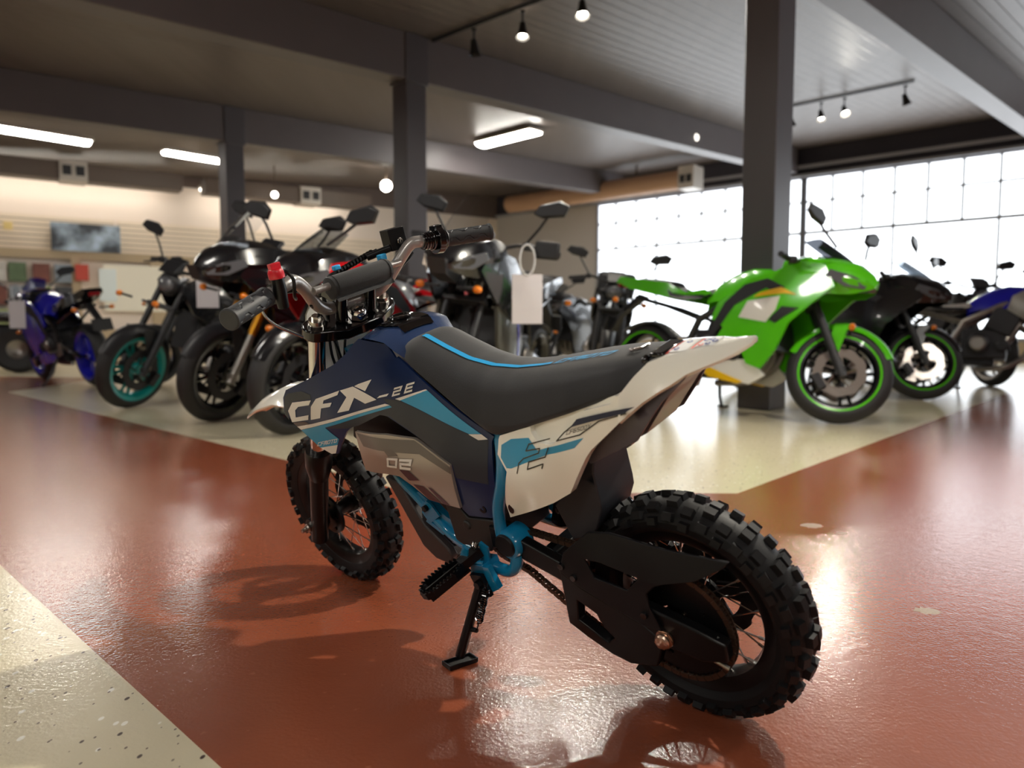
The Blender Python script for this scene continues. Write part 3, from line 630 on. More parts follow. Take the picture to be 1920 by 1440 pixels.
for k in range(10):
    a = -R(70)+k*R(165)/9; cpts.append((cf.x+rf*math.cos(a), cf.y+rf*math.sin(a)))
cpts += [(.2, .270)]
mb = MB(); CP = [Vector((x, .050, z)) for x, z in cpts]; CP.append(CP[0])
L_ = [0]
for a, b in zip(CP, CP[1:]): L_.append(L_[-1]+(b-a).length)
nl = 150
def cat(s_):
    s_ %= L_[-1]
    for i in range(len(CP)-1):
        if s_ <= L_[i+1]: return CP[i].lerp(CP[i+1], (s_-L_[i])/max(1e-9, L_[i+1]-L_[i]))
    return CP[-1]
for i in range(nl):
    a = cat(L_[-1]*i/nl); b = cat(L_[-1]*(i+1)/nl); d = (b-a).normalized(); rot = Matrix((d, (0, 1, 0), d.cross(Vector((0, 1, 0))))).transposed()
    w_ = .0048 if i % 2 else .0036; ln = (b-a).length+.0045
    for s_ in (-1, 1): mb.box((a+b)/2+Vector((0, s_*w_, 0)), (ln, .0012, .0075), rot)
    mb.cyl(a-Vector((0, .0055, 0)), a+Vector((0, .0055, 0)), .0022, 6)
mb.build('drive_chain', chainm, BIKE)
# ---- swingarm ----
def side_bar(mb, poly, y0, y1):
    mb.prism(poly, y0, y1); mb.prism(poly, -y1, -y0)
mb = MB(); SW = [(.315, .285), (.318, .245), (.26, .238), (.18, .216), (.115, .192), (.06, .158), (-.05, .148), (-.088, .160), (-.088, .188), (-.04, .200), (.10, .228), (.24, .270)]
side_bar(mb, SW, .060, .078)
mb.box((.215, 0, .232), (.03, .12, .03)); mb.mi = 0
swing = mb.build('swingarm', satin, BIKE, bevel=.003)
mb = MB(); mb.prism(GUARD[::-1], .079, .083)
gy = lambda x, z: .081
mb = MB()
# guard plate with its window cut out
vsx = [Vector(p) for p in GUARD]+[Vector(p) for p in GUARD_WIN]; g = len(GUARD); g2 = g+len(GUARD_WIN)
rr_ = delaunay_2d_cdt(vsx, [], [list(range(g)), list(range(g, g2))], 0, 1e-6)
fs = [f for f in rr_[2] if inside((sum(rr_[0][i].x for i in f)/len(f), sum(rr_[0][i].y for i in f)/len(f)), GUARD) and not inside((sum(rr_[0][i].x for i in f)/len(f), sum(rr_[0][i].y for i in f)/len(f)), GUARD_WIN)]
def plate_y(x, z): return .084-.012*max(0, (z-.285))/.03-.02*max(0, -x-.02)/.08
n_ = len(rr_[0]); mb.add([(v.x, plate_y(v.x, v.y), v.y) for v in rr_[0]]+[(v.x, plate_y(v.x, v.y)-.004, v.y) for v in rr_[0]], [tuple(f) for f in fs]+[tuple(i+n_ for i in reversed(f)) for f in fs]+[(i, (i+1) % g, n_+(i+1) % g, n_+i) for i in range(g)]+[(g+i, g+(i+1) % (g2-g), n_+g+(i+1) % (g2-g), n_+g+i) for i in range(g2-g)])
cg = mb.build('chain_guard', blackp, BIKE, bevel=.0012)
for x, z in ((.145, .235), (.028, .205), (.165, .250)):
    mb = MB(); mb.lathe([(0, .088), (.005, .088), (.006, .085), (.006, .080), (0, .080)], (x, 0, z), 14); mb.build('bolt', glossb, cg)
# lower chain loop guard
mb = MB(); vsx = [Vector(p) for p in LOOP_OUT]+[Vector(p) for p in LOOP_WIN]; g = len(LOOP_OUT); g2 = g+len(LOOP_WIN)
rr_ = delaunay_2d_cdt(vsx, [], [list(range(g)), list(range(g, g2))], 0, 1e-6)
ce = lambda f: (sum(rr_[0][i].x for i in f)/len(f), sum(rr_[0][i].y for i in f)/len(f))
fs = [f for f in rr_[2] if inside(ce(f), LOOP_OUT) and not inside(ce(f), LOOP_WIN)]
n_ = len(rr_[0]); mb.add([(v.x, .079, v.y) for v in rr_[0]]+[(v.x, .060, v.y) for v in rr_[0]], [tuple(f) for f in fs]+[tuple(i+n_ for i in reversed(f)) for f in fs]+[(i, (i+1) % g, n_+(i+1) % g, n_+i) for i in range(g)]+[(g+i, g+(i+1) % (g2-g), n_+g+(i+1) % (g2-g), n_+g+i) for i in range(g2-g)])
mb.build('chain_slider', satin, BIKE, bevel=.002)
# axle, adjusters
mb = MB(); mb.lathe([(0, .094), (.006, .094), (.010, .092), (.010, .084), (.0135, .084), (.0135, .079), (0, .079)], (.004, 0, .170), 6, axis='y'); mb.lathe([(.004, .081), (.0135, .0815), (.0135, .079), (0, .079)], (.004, 0, .170), 24)
mb.lathe([(0, .092), (.0085, .092), (.0115, .088), (.0115, .080), (0, .080)], (.004, 0, .170), 24)
mb.cyl((.004, -.095, .170), (.004, .08, .170), .006, 12); mb.build('rear_axle', cop, BIKE)
mb = MB(); mb.cyl((-.045, .070, .158), (-.085, .070, .145), .004, 10); mb.cyl((-.052, .070, .156), (-.060, .070, .153), .0075, 6); mb.build('chain_adjuster', steel, BIKE)
# ---- frame ----
mb = MB()
for s_ in (1, -1):
    y = lambda v: v*s_
    mb.tube(spline([(.262, y(.052), .475), (.254, y(.066), .42), (.262, y(.072), .372), (.283, y(.074), .322), (.288, y(.076), .268), (.272, y(.080), .245)], 5), .0105, 12)
    mb.lathe([(0, .088*s_), (.022, .088*s_), (.025, .082*s_), (.025, .050*s_), (0, .050*s_)], (.270, 0, .262), 28)
    mb.tube(spline([(.262, y(.078), .245), (.268, y(.080), .222), (.290, y(.080), .207), (.330, y(.078), .210), (.365, y(.070), .222), (.405, y(.062), .222), (.455, y(.052), .235), (.515, y(.048), .285), (.571, y(.045), .335), (.60, y(.030), .42), (.625, 0, .50)], 5), .0105, 12)
    mb.prism([(.40, .205), (.46, .225), (.53, .29), (.51, .302), (.45, .262), (.385, .235)], y(.030), y(.052))
mb.prism([(.50, .246), (.46, .226), (.455, .232), (.495, .252)], -.06, .06); mb.prism([(.44, .215), (.39, .206), (.39, .214), (.44, .224)], -.06, .06)
mb.cyl((.662, 0, .50), (.652, 0, .56), .021, 20); mb.tube([(.262, -.055, .40), (.262, .055, .40)], .010, 10)
skin(mb, BRACKET, lambda x, z: .060, .004, .02)
mb.prism([(.345, .222), (.305, .226), (.290, .190), (.312, .176), (.345, .178), (.352, .20)], .098, .108); mb.prism([(.345, .222), (.318, .226), (.312, .196), (.345, .200)], .070, .108)
mb.prism([(.235, .215), (.205, .20), (.195, .172), (.222, .165), (.262, .205)], -.085, -.078)
frame_o = mb.build('frame', fblue, BIKE, ang=50)
mb = MB()
for s_ in (1,): mb.lathe([(0, .0925*s_), (.018, .0925*s_), (.0195, .090*s_), (.0195, .086*s_), (0, .086*s_)], (.272, 0, .264), 28)
mb.build('pivot_cap', blackp, frame_o)
mb = MB(); mb.lathe([(0, .067), (.006, .067), (.006, .060), (0, .060)], (.4875, 0, .277), 12); mb.build('bracket_hole_bush', blackp, frame_o)
# skid plate + motor block
mb = MB(); sk = SKID; mb.prism(sk, .040, .056); mb.prism(sk, -.056, -.040)
mb.prism([(.570, .262), (.535, .184), (.507, .163), (.470, .159), (.470, .166), (.503, .170), (.527, .189), (.560, .262)], -.05, .05)
mb.build('skid_plate', mat('skid_grey', (52, 46, 46), .5), BIKE, bevel=.004)
mb = MB(); mb.prism([(.30, .29), (.42, .27), (.50, .34), (.600, .375), (.652, .400), (.62, .47), (.58, .48), (.50, .52), (.36, .50), (.28, .44)], -.062, .062)
mb.prism([(.42, .315), (.30, .30), (.30, .235), (.40, .228), (.42, .26)], -.058, .064); mb.build('battery_box', blackp, BIKE, bevel=.004)
mb = MB(); mb.prism(MOTORCOVER, .060, .072); mb.lathe([(0, .0755), (.008, .0755), (.009, .072), (.009, .070), (0, .070)], (.372, 0, .272), 20); 
mb.build('motor_cover', mat('motor_black', (34, 32, 32), .5), BIKE, bevel=.003)
# rear shock
mb = MB(); mb.cyl((.225, 0, .27), (.16, 0, .44), .016, 16); mb.tube([(.215+(-.055)*k/60+.0*math.cos(k), .024*math.cos(k*.65), .285+.13*k/60+.024*.3*math.sin(k*.65)) for k in range(61)], .004, 6)
mb.build('rear_shock', satin, BIKE)
mb = MB(); mb.tube(spline([(.190, .010, .36), (.160, -.02, .345), (.135, -.03, .335), (.112, -.04, .305), (.10, -.045, .26), (.06, -.05, .235)], 6), .005, 8)
mb.box((.152, -.02, .338), (.022, .02, .022)); mb.cyl((.165, -.025, .30), (.150, -.025, .345), .008, 10); mb.build('brake_hose', glossb, BIKE)
# mud flap behind the shock
mb = MB(); skin(mb, FLAP, lambda x, z: .045, .09, .02); mb.build('mud_flap', mat('flap_black', (36, 38, 44), .5), BIKE, bevel=.003)
# ---- kickstand ----
mb = MB(); a = Vector((.325, .112, .196)); b = Vector((.375, .156, .064)); mb.tube([a, b], .0085, 14); mb.prism([(.345, .208), (.318, .212), (.306, .175), (.330, .165)], .108, .116)
mb.lathe([(0, .124), (.007, .124), (.007, .108), (0, .108)], (.325, 0, .196), 6)
q = a.lerp(b, .62); mb.tube([q, q+Vector((-.022, .0, .003))], .004, 8)
stand = mb.build('kickstand', satin, BIKE, ang=45)
G_ = M0.to_3x3().inverted() @ Vector((0, 0, 1)); gx = (M0.to_3x3().inverted() @ Vector((.80, .60, 0))).normalized(); gy2 = G_.cross(gx)
mb = MB(); mb.box(b, (.056, .027, .004)); mb.v = [(p[0]-b.x, p[1]-b.y, p[2]-b.z) for p in mb.v]
for c_, d_ in (((.027, 0, .003), (.003, .027, .007)), ((-.027, 0, .003), (.003, .027, .007)), ((0, .0125, .003), (.056, .0025, .006)), ((0, -.0125, .003), (.056, .0025, .006))): mb.box(c_, d_)
Mf = Matrix((gx, gy2, G_)).transposed().to_4x4()
# drop the foot onto the floor
wz = (M0 @ b).z
mb.xf(Matrix.Translation(b-G_*(wz-.0028)) @ Mf); mb.build('stand_foot', satin, stand, bevel=.001)
mb = MB(); a2 = Vector((.302, .118, .205)); b2 = q+Vector((-.022, 0, .003)); d = b2-a2; u = d.orthogonal().normalized(); w_ = d.normalized().cross(u)
pts = [a2, a2+d*.12]+[a2+d*(.12+.68*k/90)+(u*math.cos(k*1.0)+w_*math.sin(k*1.0))*.0062 for k in range(91)]+[a2+d*.82, b2]
mb.tube(pts, .0014, 5); mb.build('stand_spring', glossb, stand)
# ---- foot pegs ----
for s_ in (1, -1):
    mb = MB(); p0 = Vector((.338, .098, .240)); p1 = Vector((.372, .192, .212)); ax = (p1-p0).normalized(); up_ = Vector((.1, .25, 1)).normalized(); up_ = (up_-ax*up_.dot(ax)).normalized(); fw_ = ax.cross(up_)
    rot = Matrix((ax, fw_, up_)).transposed(); ln = (p1-p0).length
    mb.box(p0+ax*.012, (.04, .020, .016), rot)
    for sd in (-1, 1):
        path = [p0+ax*.03+fw_*sd*.010, p0+ax*.05+fw_*sd*.019, p0+ax*(ln-.012)+fw_*sd*.019, p0+ax*(ln)+fw_*sd*.010, p1+ax*.004]
        for i in range(len(path)-1):
            m_ = (path[i]+path[i+1])/2; dd_ = (path[i+1]-path[i]); L2 = dd_.length; r2 = Matrix((dd_.normalized(), up_.cross(dd_.normalized()), up_)).transposed(); mb.box(m_, (L2+.002, .003, .013), r2)
            for k in range(max(1, int(L2/.006))):
                t_ = path[i]+dd_*((k+.5)/max(1, int(L2/.006))); mb.box(t_+up_*.0085, (.0032, .003, .005), r2 @ Matrix.Rotation(R(45), 3, 'Y'))
    mb.box(p0+ax*(ln*.55)-up_*.004, (.004, .036, .008), rot); mb.box(p0+ax*(ln*.55)+up_*.001, (ln*.8, .003, .010), rot)
    mb.box(p0+ax*(ln*.6)-up_*.010, (ln*.75, .030, .004), rot)
    if s_ < 0: mb.v = [(x, -y, z) for x, y, z in mb.v]
    pg = mb.build('foot_peg', satin, BIKE)
    mb = MB(); mb.prism([(.352, .228), (.33, .258), (.315, .250), (.318, .222)], .086, .090); mb.prism([(.362, .232), (.345, .262), (.335, .256), (.345, .225)], .112, .115)
    mb.cyl((.322, .100, .226), (.360, .112, .232), .0035, 8)
    if s_ < 0: mb.v = [(x, -y, z) for x, y, z in mb.v]
    mb.build('peg_bracket', fblue, pg)
    mb = MB(); mb.tube([Vector((.338, .094, .252))+Vector((.012*k/40-.006, .006*math.cos(k*1.1), .006*math.sin(k*1.1))) for k in range(41)], .0012, 5)
    if s_ < 0: mb.v = [(x, -y, z) for x, y, z in mb.v]
    mb.build('peg_spring', steel, pg)
# ---- forks ----
T0 = Vector((.6375, 0, .629)); FD = Vector((.434, 0, -.901)).normalized(); FN = Vector((.901, 0, .434)).normalized()
for s_ in (1, -1):
    o_ = T0+Vector((0, .076*s_, 0))
    mb = MB(); mb.cyl(o_+FD*.31, o_+FD*.545, .0195, 22, .018); mb.tube([o_+FD*.292, o_+FD*.300, o_+FD*.335, o_+FD*.365], [.026, .0275, .0265, .0195], 24)
    ax_ = Vector((.872, .068*s_, .176)); mb.tube([ax_-Vector((0, .018*s_, 0)), ax_+Vector((0, .022*s_, 0))], .017, 18)
    fk = mb.build('fork_leg', satin, BIKE, ang=50)
    mb = MB(); mb.cyl(o_-FD*.002, o_+FD*.30, .0158, 22); mb.build('fork_tube', chrome, fk)
    mb = MB(); mb.tube([o_-FD*.010, o_-FD*.002], .014, 22); mb.tube([o_-FD*.018, o_-FD*.009], .0085, 6); mb.build('fork_cap', steel, fk)
mb = MB(); mb.cyl((.872, -.11, .176), (.872, .105, .176), .006, 10); mb.cyl((.872, .088, .176), (.872, .098, .176), .011, 6); mb.cyl((.872, .098, .176), (.872, .112, .176), .005, 10); mb.build('front_axle', steel, BIKE)
# triple clamps
def clamp(depth, z_th, nm, mt):
    mb = MB(); out = []
    # outline in (y, n) plane
    pts = []
    for k in range(15): a = R(-70)+R(250)*k/14; pts.append((.076+.026*math.cos(a), .026*math.sin(a)))
    pts2 = [(-p[0], p[1]) for p in pts[::-1]]
    outl = pts+[(.030, .018), (-.030, .018)]+pts2+[(-.03, -.050), (.03, -.050)]
    outl = pts+[(.035, .020), (-.035, .020)]+pts2+[(-.040, -.045), (.040, -.045)]
    c = T0+FD*depth; n = len(outl)
    vs = [c+Vector((0, y, 0))+FN*q+FD*h for h in (0, z_th) for y, q in outl]
    mb.add(vs, [tuple(range(n)), tuple(range(2*n-1, n-1, -1))]+[(i, (i+1) % n, (i+1) % n+n, i+n) for i in range(n)])
    return mb.build(nm, mt, BIKE, ang=40, bevel=.003)
tc_ = clamp(.002, .022, 'triple_clamp', glossb); clamp(.13, .022, 'lower_clamp', glossb)
mb = MB(); c = T0-FN*.022; mb.tube([c-FD*.0, c-FD*.010], .018, 6); mb.tube([c-FD*.010, c-FD*.016, c-FD*.021, c-FD*.023], [.0155, .0145, .009, .001], 20); mb.build('steering_nut', chrome, tc_, ang=50)
for s_ in (1, -1):
    mb = MB(); b0 = Vector((.622, .033*s_, .622)); t0 = Vector((.602, .033*s_, .668)); mb.cyl(b0, t0, .0115, 18)
    rot = Matrix(((t0-b0).normalized(), (0, 1, 0), (t0-b0).normalized().cross(Vector((0, 1, 0))))).transposed()
    mb.box(t0+Vector((.022, 0, .006)), (.026, .020, .046), rot); mb.cyl(t0+Vector((0, 0, 0)), t0+(t0-b0).normalized()*.008, .0095, 16); mb.cyl(t0+Vector((.036, 0, .018)), t0+Vector((.034, 0, .026)), .006, 12)
    mb.build('bar_clamp', glossb, tc_, bevel=.002)
mb = MB(); mb.box((.655, -.088, .612), (.003, .036, .016), Matrix.Rotation(R(-25), 3, 'Y') @ Matrix.Rotation(R(20), 3, 'Z')); mb.build('serial_plate', barm, tc_)
# ---- handlebar ----
hp = [(.517, .284, .703), (.556, .199, .7125), (.568, .150, .7205), (.577, .130, .7200), (.588, .108, .700), (.607, .085, .670), (.616, .066, .655), (.622, .045, .650)]
path = spline(hp+[(.622, 0, .650)]+[(x, -y, z) for x, y, z in hp[::-1]], 6)
mb = MB(); mb.tube(path, .0112, 18); hb = mb.build('handlebar', barm, BIKE, ang=60)
for s_ in (1, -1):
    mb = MB(); a = Vector((.556, .199*s_, .7125)); b = Vector((.517, .288*s_, .703)); d = (b-a); rows = []; n_ = 26
    u = Vector((0, 0, 1)); w_ = d.normalized().cross(u).normalized(); u = w_.cross(d.normalized())
    prof = [(0, .0165), (.03, .0165), (.05, .0155)]+[(.05+.88*k/60, .0155) for k in range(1, 61)]+[(.95, .017), (.985, .017), (1, .0145)]
    for t_, r_ in prof:
        ring = []
        for k in range(80):
            aa = 2*math.pi*k/80; g_ = 0
            if .06 < t_ < .94 and abs((k % 16)-(7.5+2.6*max(-1, min(1, 1.6*math.sin(t_*21+(k//16)*1.6))))) < 1.0: g_ = -.0013
            ring.append(a+d*t_+(u*math.cos(aa)+w_*math.sin(aa))*(r_+g_))
        rows.append(ring)
    mb.grid(rows, closed=True, caps=True); mb.build('grip', gripm, hb, ang=22)
# crossbar + pad
mb = MB(); mb.tube([(.582, -.098, .694), (.580, .098, .694)], .0065, 12); mb.build('crossbar', barm, hb)
mb = MB(); rows = []
for y, r_ in ((-.066, .014), (-.065, .0175), (-.060, .0185), (.060, .0185), (.065, .0175), (.066, .014)):
    rows.append([(.581+r_*1.05*math.cos(2*math.pi*k/28), y, .691+r_*math.sin(2*math.pi*k/28)+(-.004 if 18 < k < 24 else 0)) for k in range(28)])
mb.grid(rows, closed=True, caps=True)
mb.box((.571, 0, .671), (.002, .128, .014), Matrix.Rotation(R(25), 3, 'Y'))
for y in (-.058, .058): mb.tube([(.581+.0190*1.05*math.cos(2*math.pi*k/28), y, .691+.0190*math.sin(2*math.pi*k/28)) for k in range(28)], .0006, 5, closed=True)
mb.build('bar_pad', padm, hb, ang=50)
# left switch with red lanyard cap
mb = MB(); mb.tube([(.550, .178, .690), (.542, .180, .718), (.538, .181, .738)], [.009, .011, .0105], 14); mb.lathe([(.016, .168), (.016, .186), (.010, .186), (.010, .168)], (.559, 0, .713), 20)
ks = mb.build('kill_switch', satin, hb)
mb = MB(); mb.tube([(.5375, .181, .737), (.5365, .181, .747), (.536, .181, .752)], [.0125, .0125, .010], 18); mb.box((.5355, .181, .756), (.010, .018, .010)); mb.build('switch_cap', redp, ks, bevel=.001)
mb = MB(); mb.tube(spline([(.575, .150, .722), (.556, .156, .742), (.548, .148, .728), (.562, .146, .700), (.588, .130, .690)], 6), .003, 7); mb.tube(spline([(.60, .10, .70), (.612, .13, .705), (.60, .155, .72)], 6), .0045, 8)
mb.build('lanyard', satin, ks)
mb = MB()
mb.tube(spline([(.585, .160, .716), (.600, .170, .700), (.606, .185, .690), (.612, .17, .66), (.62, .12, .62)], 6), .0025, 6)
mb.build('brake_lever', steel, hb)
# right side: throttle housing, perch, master cylinder, lever
def bc(y): return Vector((.556+(.199-abs(y))*.22 if abs(y) < .199 else .556-(abs(y)-.199)*.46, y, .7125+(.199-abs(y))*.14 if abs(y) < .199 else .7125-(abs(y)-.199)*.11))
def ringon(mb, y0, y1, r, seg=26): mb.tube([bc(y0), bc(y1)], r, seg)
mb = MB(); ringon(mb, -.176, -.190, .0262); ringon(mb, -.190, -.197, .0205); ringon(mb, -.168, -.176, .019); mb.box(bc(-.184)+Vector((-.002, 0, .022)), (.022, .014, .012)); mb.build('throttle_housing', glossb, hb, ang=40, bevel=.001)
mb = MB(); 
for y in (-.153, -.159, -.165): ringon(mb, y, y-.004, .0165)
ringon(mb, -.150, -.166, .0145); mb.build('bar_sleeve', glossb, hb)
mb = MB(); mb.box((.606, -.118, .735), (.030, .036, .040), Matrix.Rotation(R(-8), 3, 'Z')); mb.cyl((.590, -.118, .728), (.588, -.118, .728), .006, 14); mb.cyl((.60, -.10, .722), (.625, -.06, .715), .007, 12)
mc = mb.build('master_cylinder', satin, hb, bevel=.0025)
mb = MB(); mb.tube([(.589+0*k, -.118+.0055*math.cos(k*math.pi/8), .730+.0055*math.sin(k*math.pi/8)) for k in range(16)], .0011, 5, closed=True); mb.tube([(.5885, -.118, .7345), (.5885, -.118, .7255)], .0008, 5); mb.build('cylinder_badge', steel, mc)
mb = MB(); mb.tube(spline([(.622, -.085, .722), (.635, -.05, .715), (.640, -.01, .706), (.642, .03, .695), (.650, .04, .65), (.665, .03, .58), (.69, .02, .50)], 8), .0042, 8)
for k in range(12):
    t_ = Vector((.628, -.075, .7205)).lerp(Vector((.641, -.0, .704)), k/11); mb.tube([t_+Vector((0, -.002, 0)), t_+Vector((0, .002, 0))], .0062, 8)
mb.build('brake_hose', satin, hb)
for pts_ in ([(.60, -.15, .700), (.590, -.12, .690), (.60, -.09, .675), (.64, -.05, .66), (.66, .0, .60), (.68, .02, .52)], [(.598, .10, .67), (.64, .06, .64), (.66, .035, .58), (.66, .028, .50), (.64, .03, .45)], [(.65, .05, .60), (.655, .052, .55), (.635, .05, .50), (.60, .04, .49)]):
    mb = MB(); mb.tube(spline(pts_, 7), .0026, 7); mb.build('cable', satin, BIKE)
mb = MB(); mb.box((.604, -.078, .710), (.012, .016, .012)); mb.box((.612, .02, .716), (.010, .014, .009)); mb.build('lever_joint', sblue, hb, bevel=.002)
# ---- number plate and fender ----
mb = MB(); rows = []
for z, w_, x_ in ((.50, .050, .690), (.54, .068, .682), (.60, .074, .668), (.645, .070, .655), (.662, .058, .650)):
    rows.append([(x_+.045-abs(t_)**2*.028, w_*t_, z) for t_ in [-1+2*k/12 for k in range(13)]])
mb.grid(rows); rows2 = [[(p[0]+.003, p[1], p[2]) for p in r_] for r_ in rows]; mb.grid(rows2); mb.build('number_plate', white, BIKE)
mb = MB(); rows = []
for x_, z, w_, dr in ((.66, .405, .030, .0), (.74, .432, .050, .012), (.84, .462, .058, .020), (.93, .466, .058, .022), (1.02, .440, .052, .018), (1.09, .408, .042, .012), (1.13, .388, .026, .006)):
    rows.append([(x_, w_*t_, z-dr*abs(t_)**3+.004*(1-abs(t_))) for t_ in [-1+2*k/12 for k in range(13)]]+[(x_, w_*t_*.97, z-dr*abs(t_)**3-.004) for t_ in [1-2*k/12 for k in range(13)]])
mb.grid(rows, closed=True, caps=True); mb.build('front_fender', white, BIKE, ang=50)
# ---- tank shrouds with decals ----
for s_ in (1, -1):
    mb = MB(); skin(mb, SHROUD, YS, .0035, .013, s_)
    DEC = ((1, GREY_BAND, .0005), (1, GREY_NOSE, .0005), (3, BLUE_FIN, .0009), (2, FIN_LINE, .0009), (2, FIN_TIP, .0009), (2, WHITE_LINE, .0009), (3, BLUE_STRIP, .0009), (3, BLUE_BLOCK, .0009), (2, WHITE_TIP, .0009), (4, MAROON, .0009),
           (2, LETTER_C, .0011), (2, LETTER_F, .0011), (2, LETTER_X, .0011), (2, LETTER_X_TIP, .0011), (2, DASH, .0011))
    if s_ > 0:
        for mi, poly, off in DEC: mb.mi = mi; skin(mb, poly, YS, 0, .012, 1, off)
        mb.mi = 2
        text_on(mb, '2', *T_2[:1], T_2[1], T_2[2], YS, .11, off=.0012); text_on(mb, 'E', T_E[0], T_E[1], T_E[2], YS, .11, off=.0012)
        text_on(mb, 'CFMOTO', *T_CFMOTO, YS, .12, off=.0013)
    else:
        for mi, poly, off in DEC[:10]: mb.mi = mi; skin(mb, poly, YS, 0, .012, -1, off)
    sh = mb.build('tank_shroud', [navy, char, dwhite, sky, maroon], BIKE, ang=30, recalc=False)
    mb = MB(); mb.lathe([(.003, .0775*s_), (.0075, .0775*s_), (.009, .0735*s_), (.003, .072*s_)], (.318, 0, .315), 18); mb.build('bolt', satin, sh)
    mb = MB(); skin(mb, PLATE, YP, .006, .012, s_, .004)
    mb.mi = 1; skin(mb, PL_TOP, YP, 0, .012, s_, .0045)
    if s_ > 0:
        mb.mi = 2
        for q in (PL_A, PL_B, PL_C): skin(mb, q, YP, 0, .012, 1, .0048)
        mb.mi = 1; skin(mb, PL_D, YP, 0, .012, 1, .0046); mb.mi = 3
        text_on(mb, '0', *T_0, YP, .12, off=.0056); text_on(mb, '2', *T_02, YP, .12, off=.0056)
    mb.build('side_plate', [silver, dsil, maroon, dwhite], BIKE, ang=25, recalc=False)
# tank top between the shrouds
mb = MB(); rows = []
TT = [(.535, .5935, .062, .012), (.525, .600, .074, .010), (.512, .6045, .0775, .012), (.485, .601, .0765, .015), (.462, .5955, .0735, .014), (.446, .578, .068, .022), (.40, .55, .062, .025)]
for x_, z, w_, cr in TT:
    rows.append([(x_-.0*abs(t_), w_*t_, z+cr*(1-abs(t_)**2.4)*.8) for t_ in [-1+2*k/16 for k in range(17)]])
mb.grid(rows)
mb.grid([[(x_, w_*t_, z-.03) for t_ in (-1, -.5, 0, .5, 1)] for x_, z, w_, cr in TT[:1]]+[[(TT[0][0], TT[0][2]*t_, TT[0][1]+TT[0][3]*(1-abs(t_)**2.4)*.8) for t_ in (-1, -.5, 0, .5, 1)]])
tk = mb.build('tank_cover', mat('tank_blue', (42, 62, 100), .25, coat=.7), BIKE, ang=40)
mb = MB(); o_ = [(.532, .010), (.520, .038), (.490, .042), (.470, .030), (.452, .034), (.448, -.03), (.470, -.040), (.505, -.040), (.530, -.02)]
def ttz(x, y):
    for (x0, z0, w0, c0), (x1, z1, w1, c1) in zip(TT, TT[1:]):
        if x1 <= x <= x0:
            t_ = (x0-x)/(x0-x1); z = z0+(z1-z0)*t_; w_ = w0+(w1-w0)*t_; c_ = c0+(c1-c0)*t_; return z+c_*(1-min(1, abs(y)/w_)**2.4)*.8
    return TT[0][1]
vs, fs = fillpoly(o_, .01); mb.add([(x, y, ttz(x, y)+.003) for x, y in vs]+[(x, y, ttz(x, y)-.002) for x, y in vs], fs+[(i, (i+1) % 1, 0) for i in []])
mb.tube([(.500+.018*math.cos(k*math.pi/10), .0+.018*math.sin(k*math.pi/10), ttz(.5, 0)+.004) for k in range(20)], .0035, 8, closed=True)
mb.lathe([(0, .004), (.018, .004), (.018, 0), (0, 0)], (.500, 0, ttz(.5, 0)+.001), 20, axis='z')
mb.build('charge_lid', glossb, tk)
# ---- seat ----
CZ = [(.455, .582), (.440, .5905), (.42, .5895), (.38, .5725), (.33, .5530), (.28, .5430), (.23, .5415), (.18, .5465), (.12, .5560), (.06, .5650), (.0, .5720), (-.03, .5735)]
LZ = [(.455, .573), (.440, .571), (.425, .562), (.37, .527), (.31, .4885), (.262, .458), (.245, .4565), (.18, .4765), (.106, .502), (.05, .521), (.009, .534), (-.015, .556), (-.03, .566)]
LW = [(.455, .050), (.44, .062), (.42, .070), (.31, .079), (.25, .080), (.10, .084), (.03, .072), (-.005, .052), (-.03, .038)]
def li(tab, x):
    tab = sorted(tab); return float(np.interp(x, [a for a, b in tab], [b for a, b in tab]))
def seat_sec(x):
    zt, zl, w_ = li(CZ, x), li(LZ, x), li(LW, x); k_ = min(1, (zt-zl)/.075); wt = w_*.86
    half = [(0, zt), (.35*wt, zt-.0015*k_), (.60*wt, zt-.006*k_), (.80*wt, zt-.015*k_), (.93*wt, zt-.028*k_), (wt*1.0, zt-.045*k_), (w_, max(zl+.005*k_, zt-.068*k_)), (w_, zl+.002), (w_*.94, zl-.003)]
    return half
def seat_z(x, y):
    h_ = seat_sec(x); return float(np.interp(abs(y), [a for a, b in h_[:6]], [b for a, b in h_[:6]]))
mb = MB(); rows = []
for k in range(60):
    x = .455-.485*k/59; h_ = seat_sec(x); rows.append([(x, -a, b) for a, b in h_[::-1]]+[(x, a, b) for a, b in h_[1:]])
mb.grid(rows, caps=False); mb.add(rows[0], [tuple(range(len(rows[0])))]); mb.add(rows[-1], [tuple(range(len(rows[0])))])
for y0 in (.015,):
    mb.mi = 1; cl = [(.427, .016, .0052), (.38, .017, .0050), (.327, .017, .0048), (.295, .016, .0048), (.262, .015, .0046), (.22, .015, .0043), (.1636, .014, .0038)]
    C2 = spline([(a, b, c) for a, b, c in cl], 6); vs = []
    for p in C2: vs += [(p.x, p.y-p.z, seat_z(p.x, p.y-p.z)+.0012), (p.x, p.y+p.z, seat_z(p.x, p.y+p.z)+.0012)]
    mb.add(vs, [(2*i, 2*i+1, 2*i+3, 2*i+2) for i in range(len(C2)-1)])
    n0 = len(mb.v); o = Vector((.158, .0195)); U = Vector((-.096, -.002)); V = Vector((-.010, -.015))
    cw = 1/(6+.25*5)
    for k, ch in enumerate('CFMOTO'):
        base = o+U*(cw*1.25*k)
        for p_ in GL[ch]:
            for q in strokes([(x*U.length*cw, y*V.length) for x, y in p_], .0016):
                P4 = [base+U.normalized()*p.x+V.normalized()*p.y for p in q]; mb.add([(p.x, p.y, seat_z(p.x, p.y)+.0013) for p in P4], [(0, 1, 2, 3)])
st = mb.build('seat', [seatm, sblue], BIKE, ang=60)
